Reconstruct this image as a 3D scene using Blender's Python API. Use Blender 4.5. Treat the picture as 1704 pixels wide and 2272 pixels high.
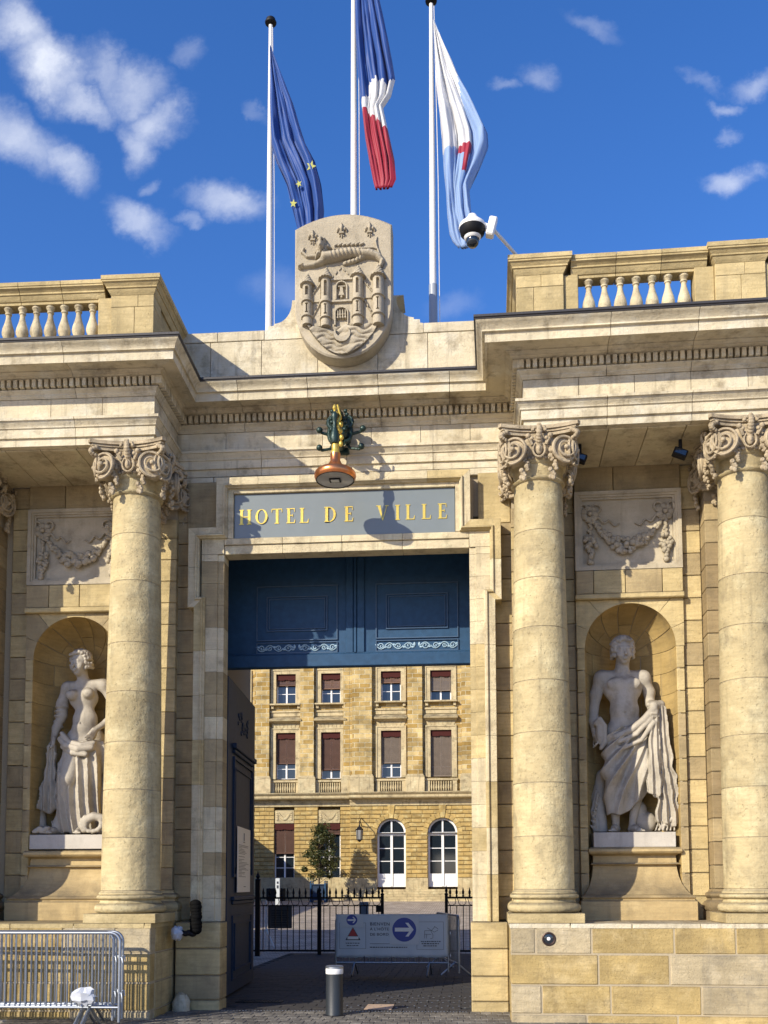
import bpy, math, random
import numpy as np
from mathutils import Matrix, Vector
random.seed(7)
S = bpy.context.scene
for o in list(bpy.data.objects): bpy.data.objects.remove(o)
col = S.collection
PI = math.pi
# ------------------------------------------------------------------ camera
LENS_F = 2290.0 / 2272.0
pitch, yaw, roll = math.radians(4.5), math.radians(4.6), math.radians(0.17)
cam_pos = Vector((1.6, -13.4, 1.6))
fw = Vector((-math.sin(yaw) * math.cos(pitch), math.cos(yaw) * math.cos(pitch), math.sin(pitch)))
rt = Vector((math.cos(yaw), math.sin(yaw), 0)); up = rt.cross(fw)
rt2 = rt * math.cos(roll) - up * math.sin(roll); up2 = rt * math.sin(roll) + up * math.cos(roll)
cd = bpy.data.cameras.new('camera'); cam = bpy.data.objects.new('camera', cd); col.objects.link(cam)
M = Matrix((rt2, up2, -fw)).transposed().to_4x4(); M.translation = cam_pos
cam.matrix_world = M
cd.sensor_fit = 'VERTICAL'; cd.sensor_height = 36; cd.lens = 36 * LENS_F
cd.shift_y = 0.2865; cd.clip_start = 0.1; cd.clip_end = 3000
S.camera = cam
# ------------------------------------------------------------------ light
SX, SZ = 0.84, -0.65                     # sunlight travels (SX, 1, SZ)
sdir = Vector((SX, 1, SZ)).normalized()
sl = bpy.data.lights.new('sun', 'SUN'); sl.energy = 4.4; sl.angle = math.radians(0.5); sl.color = (1, 0.91, 0.74)
so = bpy.data.objects.new('sun', sl); col.objects.link(so); so.rotation_euler = sdir.to_track_quat('-Z', 'Y').to_euler(); so.location = (-20, -25, 20)
S.view_settings.view_transform = 'Standard'; S.view_settings.look = 'None'
S.view_settings.gamma = 1; S.view_settings.exposure = 0.42; S.view_settings.use_curve_mapping = False
w = bpy.data.worlds.new('World'); S.world = w; w.use_nodes = True
nt = w.node_tree; N = nt.nodes; L = nt.links; N.clear()
def nd(t, **k):
    n = N.new(t)
    for a, v in k.items(): setattr(n, a, v)
    return n
sky = nd('ShaderNodeTexSky', sky_type='NISHITA', sun_disc=False)
sky.sun_elevation = math.asin(-sdir.z)
sky.sun_rotation = math.atan2(-sdir.x, -sdir.y)
sky.air_density = 1.0; sky.dust_density = 0.4; sky.ozone_density = 2.5
hs = nd('ShaderNodeHueSaturation'); hs.inputs['Saturation'].default_value = 1.24; hs.inputs['Value'].default_value = 1.38
tint = nd('ShaderNodeMix', data_type='RGBA', blend_type='MULTIPLY'); tint.inputs[0].default_value = 1; tint.inputs[7].default_value = (1.05, 1.0, 1.20, 1)
L.new(sky.outputs[0], tint.inputs[6]); L.new(tint.outputs[2], hs.inputs['Color'])
tc = nd('ShaderNodeTexCoord'); sx = nd('ShaderNodeSeparateXYZ'); L.new(tc.outputs['Generated'], sx.inputs[0])
def mth(op, a, b=None, c=None):
    n = nd('ShaderNodeMath', operation=op)
    for i, v in enumerate((a, b, c)):
        if v is None: continue
        if isinstance(v, (int, float)): n.inputs[i].default_value = v
        else: L.new(v, n.inputs[i])
    return n.outputs[0]
ys = mth('MAXIMUM', sx.outputs[1], 0.05)
u_, v_ = mth('DIVIDE', sx.outputs[0], ys), mth('DIVIDE', sx.outputs[2], ys)
cb = nd('ShaderNodeCombineXYZ'); L.new(u_, cb.inputs[0]); L.new(v_, cb.inputs[1])
n1 = nd('ShaderNodeTexNoise'); n1.inputs['Scale'].default_value = 5; n1.inputs['Detail'].default_value = 10; n1.inputs['Roughness'].default_value = .62
L.new(cb.outputs[0], n1.inputs['Vector'])
vm = nd('ShaderNodeVectorMath', operation='SUBTRACT'); L.new(n1.outputs['Color'], vm.inputs[0]); vm.inputs[1].default_value = (.5, .5, .5)
vs = nd('ShaderNodeVectorMath', operation='SCALE'); L.new(vm.outputs[0], vs.inputs[0]); vs.inputs['Scale'].default_value = .15
va = nd('ShaderNodeVectorMath', operation='ADD'); L.new(cb.outputs[0], va.inputs[0]); L.new(vs.outputs[0], va.inputs[1])
CLOUDS = [(-0.4704, 0.9171, 0.0436, 0.0229, -0.785, 0.85), (-0.4346, 0.8685, 0.0436, 0.0266, -0.698, 1), (-0.3896, 0.8324, 0.0298, 0.0147, -0.349, 0.75), (-0.3756, 0.8643, 0.0275, 0.016, -0.611, 0.55), (-0.3412, 0.8467, 0.0284, 0.0229, -0.0, 0.75), (-0.3164, 0.8099, 0.0252, 0.0211, -0.175, 0.75), (-0.3306, 0.7908, 0.0238, 0.016, -0.785, 0.6), (-0.4622, 0.7893, 0.055, 0.022, -0.663, 0.75), (-0.4124, 0.756, 0.0284, 0.0165, -0.524, 0.7), (-0.234, 0.7115, 0.0293, 0.0174, -0.087, 0.7), (-0.3244, 0.7011, 0.0284, 0.0156, -0.785, 0.6), (-0.2717, 0.6897, 0.0138, 0.0069, -0.175, 0.3), (-0.3009, 0.7367, 0.0101, 0.0092, -0.0, 0.3), (-0.2883, 0.8783, 0.016, 0.0115, -0.524, 0.28), (0.077, 0.8138, 0.0165, 0.0138, -0.349, 0.3), (0.044, 0.8039, 0.0119, 0.0069, -0.349, 0.22), (0.1376, 0.8828, 0.0284, 0.0092, -0.436, 0.2), (0.2769, 0.7095, 0.022, 0.0138, -0.0, 0.62), (0.298, 0.8129, 0.022, 0.0124, -0.0, 0.55), (0.2661, 0.7902, 0.0128, 0.0083, -0.0, 0.45), (0.246, 0.818, 0.0138, 0.0069, -0.349, 0.25), (0.2731, 0.7596, 0.0092, 0.0069, -0.0, 0.22), (-0.2158, 0.8156, 0.0183, 0.0064, -0.524, 0.2), (-0.0159, 0.6019, 0.0275, 0.0138, -0.0, 0.15), (-0.177, 0.6198, 0.0321, 0.0183, -0.0, 0.15)]
acc = None
for (cu, cv, a, b, ang, st) in CLOUDS:
    mp = nd('ShaderNodeMapping', vector_type='TEXTURE')
    mp.inputs['Location'].default_value = (cu, cv, 0); mp.inputs['Rotation'].default_value = (0, 0, ang); mp.inputs['Scale'].default_value = (a, b, 1)
    L.new(va.outputs[0], mp.inputs['Vector'])
    ln = nd('ShaderNodeVectorMath', operation='LENGTH'); L.new(mp.outputs[0], ln.inputs[0])
    mr = nd('ShaderNodeMapRange', interpolation_type='SMOOTHSTEP'); L.new(ln.outputs['Value'], mr.inputs['Value'])
    for i, v in ((1, 1.7), (2, .1), (3, 0), (4, st)): mr.inputs[i].default_value = v
    acc = mr.outputs[0] if acc is None else mth('MAXIMUM', acc, mr.outputs[0])
front = mth('GREATER_THAN', sx.outputs[1], 0.06)
acc = mth('MULTIPLY', acc, front)
n2 = nd('ShaderNodeTexNoise'); n2.inputs['Scale'].default_value = 6; n2.inputs['Detail'].default_value = 12; n2.inputs['Roughness'].default_value = .6
L.new(va.outputs[0], n2.inputs['Vector'])
mr2 = nd('ShaderNodeMapRange'); L.new(n2.outputs[0], mr2.inputs[0])
for i, v in ((1, .30), (2, .66), (3, .28), (4, 1.05)): mr2.inputs[i].default_value = v
acc = mth('MULTIPLY', acc, mr2.outputs[0])
mx = nd('ShaderNodeMix', data_type='RGBA'); L.new(acc, mx.inputs[0]); L.new(hs.outputs[0], mx.inputs[6]); mx.inputs[7].default_value = (7.6, 7.9, 8.6, 1)
bg = nd('ShaderNodeBackground'); bg.inputs['Strength'].default_value = 0.10
L.new(mx.outputs[2], bg.inputs['Color']); out = nd('ShaderNodeOutputWorld'); L.new(bg.outputs[0], out.inputs[0])
# ------------------------------------------------------------------ helpers
class G:
    """collects geometry for ONE mesh"""
    def __init__(s): s.v = []; s.f = []
    def add(s, v, f):
        n = len(s.v); s.v += [tuple(p) for p in v]; s.f += [tuple(i + n for i in q) for q in f]; return s
    def box(s, x0, x1, y0, y1, z0, z1, c=0.0):
        if c <= 0:
            v = [(x, y, z) for z in (z0, z1) for y in (y0, y1) for x in (x0, x1)]
            return s.add(v, [(0, 2, 3, 1), (4, 5, 7, 6), (0, 1, 5, 4), (2, 6, 7, 3), (0, 4, 6, 2), (1, 3, 7, 5)])
        c = min(c, (x1 - x0) * .4, (y1 - y0) * .4, (z1 - z0) * .4)
        v = []; idx = {}
        lo = (x0, y0, z0); hi = (x1, y1, z1)
        for sx_ in (0, 1):
            for sy_ in (0, 1):
                for sz_ in (0, 1):
                    sg = (sx_, sy_, sz_)
                    for ax in range(3):
                        p = []
                        for k in range(3):
                            b = hi[k] if sg[k] else lo[k]
                            if k != ax: b += -c if sg[k] else c
                            p.append(b)
                        idx[(sg, ax)] = len(v); v.append(tuple(p))
        f = []
        for ax in range(3):
            a, b = [(1, 2), (2, 0), (0, 1)][ax]
            for s_ in (0, 1):
                q = []
                for (i, j) in ((0, 0), (1, 0), (1, 1), (0, 1)):
                    sg = [0, 0, 0]; sg[ax] = s_; sg[a] = i; sg[b] = j; q.append(idx[(tuple(sg), ax)])
                f.append(tuple(q) if s_ else tuple(q[::-1]))
        for ax in range(3):
            a, b = [(1, 2), (2, 0), (0, 1)][ax]
            for i in (0, 1):
                for j in (0, 1):
                    s0 = [0, 0, 0]; s1 = [0, 0, 0]; s0[ax] = 0; s1[ax] = 1
                    for t_ in (s0, s1): t_[a] = i; t_[b] = j
                    q = (idx[(tuple(s0), a)], idx[(tuple(s1), a)], idx[(tuple(s1), b)], idx[(tuple(s0), b)])
                    f.append(q if (i + j) % 2 else q[::-1])
        for sg in [(i, j, k) for i in (0, 1) for j in (0, 1) for k in (0, 1)]:
            q = tuple(idx[(sg, k)] for k in range(3))
            f.append(q if sum(sg) % 2 else q[::-1])
        return s.add(v, f)
    def lathe(s, prof, n=24, c=(0, 0, 0), a0=0, a1=2 * PI, cap=True):
        full = abs(a1 - a0 - 2 * PI) < 1e-6; m = n if full else n + 1
        v = []
        for (r, z) in prof:
            for i in range(m):
                a = a0 + (a1 - a0) * i / n
                v.append((c[0] + r * math.cos(a), c[1] + r * math.sin(a), c[2] + z))
        f = []
        for j in range(len(prof) - 1):
            for i in range(n):
                i2 = (i + 1) % m
                f.append((j * m + i, j * m + i2, (j + 1) * m + i2, (j + 1) * m + i))
        if cap and full:
            f.append(tuple(range(m))[::-1]); f.append(tuple((len(prof) - 1) * m + i for i in range(m)))
        return s.add(v, f)
    def ball(s, c, r, sc=(1, 1, 1), nu=10, nv=6):
        v = [(c[0], c[1], c[2] - r * sc[2])]
        for j in range(1, nv):
            t = -PI / 2 + PI * j / nv
            for i in range(nu):
                a = 2 * PI * i / nu
                v.append((c[0] + r * sc[0] * math.cos(t) * math.cos(a), c[1] + r * sc[1] * math.cos(t) * math.sin(a), c[2] + r * sc[2] * math.sin(t)))
        v.append((c[0], c[1], c[2] + r * sc[2]))
        f = [(0, 1 + (i + 1) % nu, 1 + i) for i in range(nu)]
        for j in range(nv - 2):
            for i in range(nu):
                a, b = 1 + j * nu + i, 1 + j * nu + (i + 1) % nu
                f.append((a, b, b + nu, a + nu))
        e = len(v) - 1
        f += [(e, 1 + (nv - 2) * nu + i, 1 + (nv - 2) * nu + (i + 1) % nu) for i in range(nu)]
        return s.add(v, f)
    def tube(s, pts, r, n=8, cap=True):
        pts = [Vector(p) for p in pts]
        rr = r if isinstance(r, (list, tuple)) else [r] * len(pts)
        t0 = (pts[1] - pts[0]).normalized(); a = Vector((0, 0, 1)) if abs(t0.z) < .9 else Vector((1, 0, 0))
        nrm = t0.cross(a).normalized(); v = []
        for i, p in enumerate(pts):
            t = (pts[min(i + 1, len(pts) - 1)] - pts[max(i - 1, 0)])
            t = t.normalized() if t.length > 1e-9 else t0
            nrm = (nrm - t * nrm.dot(t)).normalized(); b = t.cross(nrm)
            for k in range(n):
                q = 2 * PI * k / n
                v.append(p + (nrm * math.cos(q) + b * math.sin(q)) * rr[i])
        f = []
        for i in range(len(pts) - 1):
            for k in range(n):
                k2 = (k + 1) % n
                f.append((i * n + k, i * n + k2, (i + 1) * n + k2, (i + 1) * n + k))
        if cap: f.append(tuple(range(n))[::-1]); f.append(tuple((len(pts) - 1) * n + k for k in range(n)))
        return s.add(v, f)
    def prism(s, poly, y0, y1):
        """polygon in (x,z), extruded along y"""
        n = len(poly)
        ar = sum(poly[i][0] * poly[(i + 1) % n][1] - poly[(i + 1) % n][0] * poly[i][1] for i in range(n))
        if ar < 0: poly = poly[::-1]
        v = [(x, y0, z) for x, z in poly] + [(x, y1, z) for x, z in poly]
        f = [tuple(range(n)), tuple(range(n, 2 * n))[::-1]] + [((i + 1) % n, i, i + n, (i + 1) % n + n) for i in range(n)]
        return s.add(v, f)
    def prismz(s, poly, z0, z1):
        """polygon in (x,y), extruded along z"""
        n = len(poly)
        ar = sum(poly[i][0] * poly[(i + 1) % n][1] - poly[(i + 1) % n][0] * poly[i][1] for i in range(n))
        if ar < 0: poly = poly[::-1]
        v = [(x, y, z0) for x, y in poly] + [(x, y, z1) for x, y in poly]
        f = [tuple(range(n))[::-1], tuple(range(n, 2 * n))] + [(i, (i + 1) % n, (i + 1) % n + n, i + n) for i in range(n)]
        return s.add(v, f)
    def ring(s, outer, inner, y0, y1):
        """frame between two equal-length closed (x,z) outlines"""
        n = len(outer)
        v = [(x, y, z) for y in (y0, y1) for P in (outer, inner) for x, z in P]
        f = []
        for i in range(n):
            j = (i + 1) % n
            f += [(i, j, n + j, n + i), (2 * n + j, 2 * n + i, 3 * n + i, 3 * n + j), (j, i, 2 * n + i, 2 * n + j), (n + i, n + j, 3 * n + j, 3 * n + i)]
        return s.add(v, f)
    def rframe(s, x0, x1, z0, z1, w_, y0, y1):
        o = [(x0, z0), (x1, z0), (x1, z1), (x0, z1)]; i = [(x0 + w_, z0 + w_), (x1 - w_, z0 + w_), (x1 - w_, z1 - w_), (x0 + w_, z1 - w_)]
        return s.ring(o, i, y0, y1)
    def xf(s, M_):
        s.v = [tuple(M_ @ Vector(p)) for p in s.v]; return s
    def mesh(s, name, mat, smooth=0):
        m = bpy.data.meshes.new(name); m.from_pydata(s.v, [], s.f); 
        for q in (mat if isinstance(mat, (list, tuple)) else [mat]): m.materials.append(q)
        if smooth:
            m.polygons.foreach_set('use_smooth', [True] * len(m.polygons))
            if smooth != 1: m.set_sharp_from_angle(angle=math.radians(smooth))
        m.update(); return m
WM = {}
def link(name, mesh, parent=None, M_=None):
    o = bpy.data.objects.new(name, mesh); col.objects.link(o)
    M_ = M_ or Matrix(); WM[o] = M_
    if parent:
        o.parent = parent; o.matrix_parent_inverse = WM[parent].inverted()
    o.matrix_basis = M_
    return o
def ob(name, g, mat, parent=None, M_=None, smooth=0): return link(name, g.mesh(name, mat, smooth), parent, M_)
def tag(o, label=None, cat=None, group=None, kind=None):
    for k, v in (('label', label), ('category', cat), ('group', group), ('kind', kind)):
        if v: o[k] = v
    return o
def thing(name, label, cat, loc=(0, 0, 0), rz=0, group=None):
    return tag(link(name, None, None, Matrix.Translation(loc) @ Matrix.Rotation(rz, 4, 'Z')), label, cat, group)
def kids(o): return [c for c in bpy.data.objects if c.parent == o]
def dup(root, M_, label=None):
    r = root.copy(); col.objects.link(r); r.matrix_basis = M_; WM[r] = M_
    if label: r['label'] = label
    D = M_ @ WM[root].inverted()
    for ch in kids(root):
        c = ch.copy(); col.objects.link(c); c.parent = r; c.matrix_parent_inverse = WM[root].inverted(); WM[c] = D @ WM[ch]
        for g2 in kids(ch):
            d = g2.copy(); col.objects.link(d); d.parent = c; d.matrix_parent_inverse = WM[ch].inverted(); WM[d] = D @ WM[g2]
    return r
T = Matrix.Translation
def RZ(a): return Matrix.Rotation(a, 4, 'Z')
# frames of the two wings: the front is very slightly concave
FC = Matrix()
FR = T((2.2, 0, 0)) @ RZ(-math.radians(1.3)) @ T((-2.2, 0, 0))
FL = T((-2.2, 0, 0)) @ RZ(math.radians(1.0)) @ T((2.2, 0, 0))
# ------------------------------------------------------------------ materials
def new_mat(name):
    m = bpy.data.materials.new(name); m.use_nodes = True
    t = m.node_tree; return m, t, t.nodes['Principled BSDF']
def mat_plain(name, colr, rough=.5, metal=0, bump=0, bscale=40, var=0, spec=.5, emit=None):
    m, t, b = new_mat(name)
    b.inputs['Base Color'].default_value = (*colr, 1); b.inputs['Roughness'].default_value = rough; b.inputs['Metallic'].default_value = metal
    b.inputs['Specular IOR Level'].default_value = spec
    if var or bump:
        g = t.nodes.new('ShaderNodeNewGeometry'); n = t.nodes.new('ShaderNodeTexNoise'); n.inputs['Scale'].default_value = bscale; n.inputs['Detail'].default_value = 6
        t.links.new(g.outputs['Position'], n.inputs['Vector'])
        if var:
            mx_ = t.nodes.new('ShaderNodeMix'); mx_.data_type = 'RGBA'; mx_.inputs[6].default_value = (*[c * (1 - var) for c in colr], 1); mx_.inputs[7].default_value = (*[min(1, c * (1 + var)) for c in colr], 1)
            t.links.new(n.outputs[0], mx_.inputs[0]); t.links.new(mx_.outputs[2], b.inputs['Base Color'])
        if bump:
            bp = t.nodes.new('ShaderNodeBump'); bp.inputs['Strength'].default_value = bump; bp.inputs['Distance'].default_value = .01
            t.links.new(n.outputs[0], bp.inputs['Height']); t.links.new(bp.outputs[0], b.inputs['Normal'])
    return m
def mat_stone(name, cols, dirt=(.12, .10, .07), dirt_amt=.35, rough=.9, bump=.5, fine=38, streak=True, hv=.16, big=1.3, grain=.35, patch=.35, bd=.012):
    """limestone: a tone per block (random), cloudy patches, rain streaks, pits and a tooled grain"""
    m, t, b = new_mat(name); n_, l_ = t.nodes, t.links
    def mk(ty, **k):
        q = n_.new(ty)
        for a, v in k.items(): setattr(q, a, v)
        return q
    geo = mk('ShaderNodeNewGeometry'); oi = mk('ShaderNodeObjectInfo')
    rp = mk('ShaderNodeValToRGB'); e = rp.color_ramp.elements
    e[0].color = (*cols[0], 1); e[1].color = (*cols[-1], 1)
    for i, c in enumerate(cols[1:-1]):
        q = e.new((i + 1) / (len(cols) - 1)); q.color = (*c, 1)
    off = mk('ShaderNodeVectorMath', operation='SCALE'); off.inputs['Scale'].default_value = 1.0
    cmb = mk('ShaderNodeCombineXYZ'); mul = mk('ShaderNodeMath', operation='MULTIPLY'); mul.inputs[1].default_value = 23.0
    l_.new(oi.outputs['Random'], mul.inputs[0]); l_.new(mul.outputs[0], cmb.inputs[0]); l_.new(mul.outputs[0], cmb.inputs[2])
    add = mk('ShaderNodeVectorMath', operation='ADD'); l_.new(geo.outputs['Position'], add.inputs[0]); l_.new(cmb.outputs[0], add.inputs[1])
    pos = add.outputs[0]
    def noise(scale, detail, vec, rg=.6):
        q = mk('ShaderNodeTexNoise'); q.inputs['Scale'].default_value = scale; q.inputs['Detail'].default_value = detail; q.inputs['Roughness'].default_value = rg
        l_.new(vec, q.inputs['Vector']); return q.outputs[0]
    def rng(src, a, c, lo=0, hi=1):
        q = mk('ShaderNodeMapRange'); l_.new(src, q.inputs[0])
        for i, v in ((1, a), (2, c), (3, lo), (4, hi)): q.inputs[i].default_value = v
        return q.outputs[0]
    def mix(f, a, c, bt='MIX'):
        q = mk('ShaderNodeMix', data_type='RGBA', blend_type=bt)
        for i, v in ((0, f), (6, a), (7, c)):
            if isinstance(v, (int, float)): q.inputs[i].default_value = v
            elif isinstance(v, tuple): q.inputs[i].default_value = (*v, 1)
            else: l_.new(v, q.inputs[i])
        return q.outputs[2]
    # cloudy tone
    c1 = rng(noise(big, 5, pos), .3, .7, 1 - hv, 1 + hv)
    vmul = mk('ShaderNodeVectorMath', operation='SCALE'); l_.new(rp.outputs[0], vmul.inputs[0]); l_.new(c1, vmul.inputs['Scale'])
    c = vmul.outputs[0]
    pw = rng(noise(2.3, 7, pos, .66), .50, .72, 0, patch)
    c = mix(pw, c, tuple(min(.80, q * 1.55 + .05) for q in cols[-1]))
    # horizontal bedding grain
    mp = mk('ShaderNodeMapping'); mp.inputs['Scale'].default_value = (1.5, 1.5, 14); l_.new(pos, mp.inputs['Vector'])
    bed = noise(2.2, 6, mp.outputs[0], .65)
    c = mix(rng(bed, .42, .72, 0, grain), c, tuple(q * .55 for q in cols[0]))
    # soot patches, rain streaks
    f = rng(noise(3.1, 8, geo.outputs['Position'], .68), .52, .74, 0, dirt_amt)
    c = mix(f, c, dirt)
    if streak:
        mp2 = mk('ShaderNodeMapping'); mp2.inputs['Scale'].default_value = (9, 9, .7); l_.new(geo.outputs['Position'], mp2.inputs['Vector'])
        c = mix(rng(noise(1.0, 6, mp2.outputs[0], .6), .55, .8, 0, dirt_amt * .9), c, dirt)
    # lichen and soot lying on upward faces
    sn = mk('ShaderNodeSeparateXYZ'); l_.new(geo.outputs['Normal'], sn.inputs[0])
    upf = mk('ShaderNodeMath', operation='MULTIPLY'); l_.new(rng(sn.outputs[2], .35, .8, 0, .75), upf.inputs[0]); l_.new(rng(noise(2.6, 6, geo.outputs['Position'], .65), .35, .6, .35, 1), upf.inputs[1])
    c = mix(upf.outputs[0], c, dirt)
    # pits
    pit = rng(noise(fine * 2.2, 3, pos, .7), .60, .74, 0, .45)
    c = mix(pit, c, tuple(q * .35 for q in cols[0]))
    l_.new(c, b.inputs['Base Color']); b.inputs['Roughness'].default_value = rough; b.inputs['Specular IOR Level'].default_value = .2
    h1 = noise(fine, 7, pos, .7)
    sub = mk('ShaderNodeMath', operation='SUBTRACT'); l_.new(h1, sub.inputs[0]); l_.new(pit, sub.inputs[1])
    ad = mk('ShaderNodeMath', operation='ADD'); l_.new(sub.outputs[0], ad.inputs[0]); l_.new(rng(noise(6, 4, pos), 0, 1, 0, 1.6), ad.inputs[1])
    bp = mk('ShaderNodeBump'); bp.inputs['Strength'].default_value = bump; bp.inputs['Distance'].default_value = bd
    l_.new(ad.outputs[0], bp.inputs['Height']); l_.new(bp.outputs[0], b.inputs['Normal'])
    return m
MT = {}
MT['gold'] = mat_stone('golden limestone', [(.38, .28, .125), (.44, .335, .155), (.50, .395, .20), (.41, .30, .135), (.46, .365, .185)], hv=.26, patch=.55, bump=.7)
MT['wall'] = mat_stone('weathered limestone wall', [(.345, .27, .15), (.43, .335, .18), (.385, .30, .165), (.47, .375, .215), (.40, .305, .145)], dirt_amt=.5, hv=.24, patch=.4, bump=.7)
MT['socle'] = mat_stone('ochre socle limestone', [(.34, .235, .085), (.43, .325, .15), (.38, .27, .10), (.48, .375, .19)], dirt=(.13, .10, .06), dirt_amt=.5, hv=.34, patch=.5, bump=.8)
MT['socgrey'] = mat_stone('grey buff socle limestone', [(.34, .275, .165), (.41, .335, .205), (.46, .385, .25)], dirt=(.15, .14, .12), dirt_amt=.6, hv=.36, patch=.6, bump=.8)
MT['pale'] = mat_stone('pale dressed limestone', [(.62, .535, .365), (.71, .635, .465), (.55, .465, .30), (.67, .59, .42)], dirt=(.13, .095, .055), dirt_amt=.72, grain=.26, bump=.8, hv=.18, patch=.5)
MT['shaft'] = mat_stone('column limestone', [(.44, .35, .18), (.50, .41, .225), (.46, .37, .20), (.51, .43, .25)], dirt_amt=.55, bump=.75, bd=.018, fine=11, grain=.28, hv=.26, patch=.5, big=.9)
MT['dark'] = mat_stone('brown weathered limestone', [(.22, .165, .085), (.30, .225, .12), (.26, .19, .10)], dirt_amt=.5, hv=.25)
MT['carved'] = mat_stone('carved weathered stone', [(.47, .38, .25), (.52, .425, .28)], dirt=(.07, .05, .032), dirt_amt=.8, bump=1.0, fine=55)
MT['shield'] = mat_stone('grey carved limestone', [(.40, .345, .25), (.46, .40, .29)], dirt_amt=.5, bump=.7, grain=.1, hv=.14)
MT['marble'] = mat_stone('grey white statue marble', [(.43, .385, .305), (.45, .405, .325)], dirt=(.12, .10, .08), dirt_amt=.55, bump=.3, fine=30, grain=.08, hv=.12, rough=.75)
MT['cream'] = mat_stone('cream dressed limestone', [(.54, .45, .28), (.60, .51, .33), (.57, .475, .30)], dirt=(.13, .095, .055), dirt_amt=.65, grain=.26, bump=.8, hv=.18, patch=.4)
MT['panel'] = mat_stone('grey beige panel stone', [(.44, .38, .27), (.49, .425, .305)], dirt=(.13, .10, .07), dirt_amt=.5, grain=.1, bump=.4, hv=.14)
MT['plinthstone'] = mat_stone('grey white plinth stone', [(.50, .46, .40), (.52, .48, .41)], dirt=(.16, .14, .12), dirt_amt=.35, bump=.12, fine=30, grain=.05, hv=.12, rough=.7)
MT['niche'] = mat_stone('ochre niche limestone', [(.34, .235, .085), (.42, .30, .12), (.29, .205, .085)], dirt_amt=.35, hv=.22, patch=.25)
MT['mortar'] = mat_plain('lime mortar', (.40, .33, .215), .95, bump=.4, var=.15)
MT['lead'] = mat_plain('dark lead flashing', (.035, .033, .035), .6, bump=.3, var=.3)
MT['steel'] = mat_plain('galvanised steel', (.33, .36, .40), .38, .85, var=.12, bscale=25)
MT['pole'] = mat_plain('white flagpole paint', (.72, .70, .66), .35, var=.05)
MT['polegrey'] = mat_plain('grey flagpole sleeve', (.30, .33, .38), .4)
MT['black'] = mat_plain('black iron paint', (.008, .008, .010), .55, spec=.25)
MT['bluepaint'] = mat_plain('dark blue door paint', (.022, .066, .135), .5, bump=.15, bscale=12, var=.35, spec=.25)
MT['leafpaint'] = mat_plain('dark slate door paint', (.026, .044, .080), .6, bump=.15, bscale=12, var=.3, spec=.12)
MT['bluetrim'] = mat_plain('worn blue moulding paint', (.045, .09, .16), .45, var=.3, bscale=14)
MT['orn'] = mat_plain('pale blue painted ornament', (.30, .43, .52), .5, var=.25, bscale=25)
MT['white'] = mat_plain('white paint', (.78, .77, .74), .45, var=.05)
MT['glass'] = mat_plain('dark window glass', (.012, .018, .025), .06, spec=.8)
MT['gilt'] = mat_plain('gilding', (.72, .52, .10), .35, .55, bump=.2, var=.2)
MT['slate'] = mat_plain('slate grey sign paint', (.17, .195, .195), .35, var=.08, bscale=6)
MT['copper'] = mat_plain('polished copper', (.72, .27, .10), .28, .9, var=.18, bscale=18)
MT['verd'] = mat_plain('dark green cast iron', (.020, .045, .038), .38, .3, bump=.5, bscale=50, var=.5)
MT['grey'] = mat_plain('grey lamp diffuser', (.78, .78, .77), .4)
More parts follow.
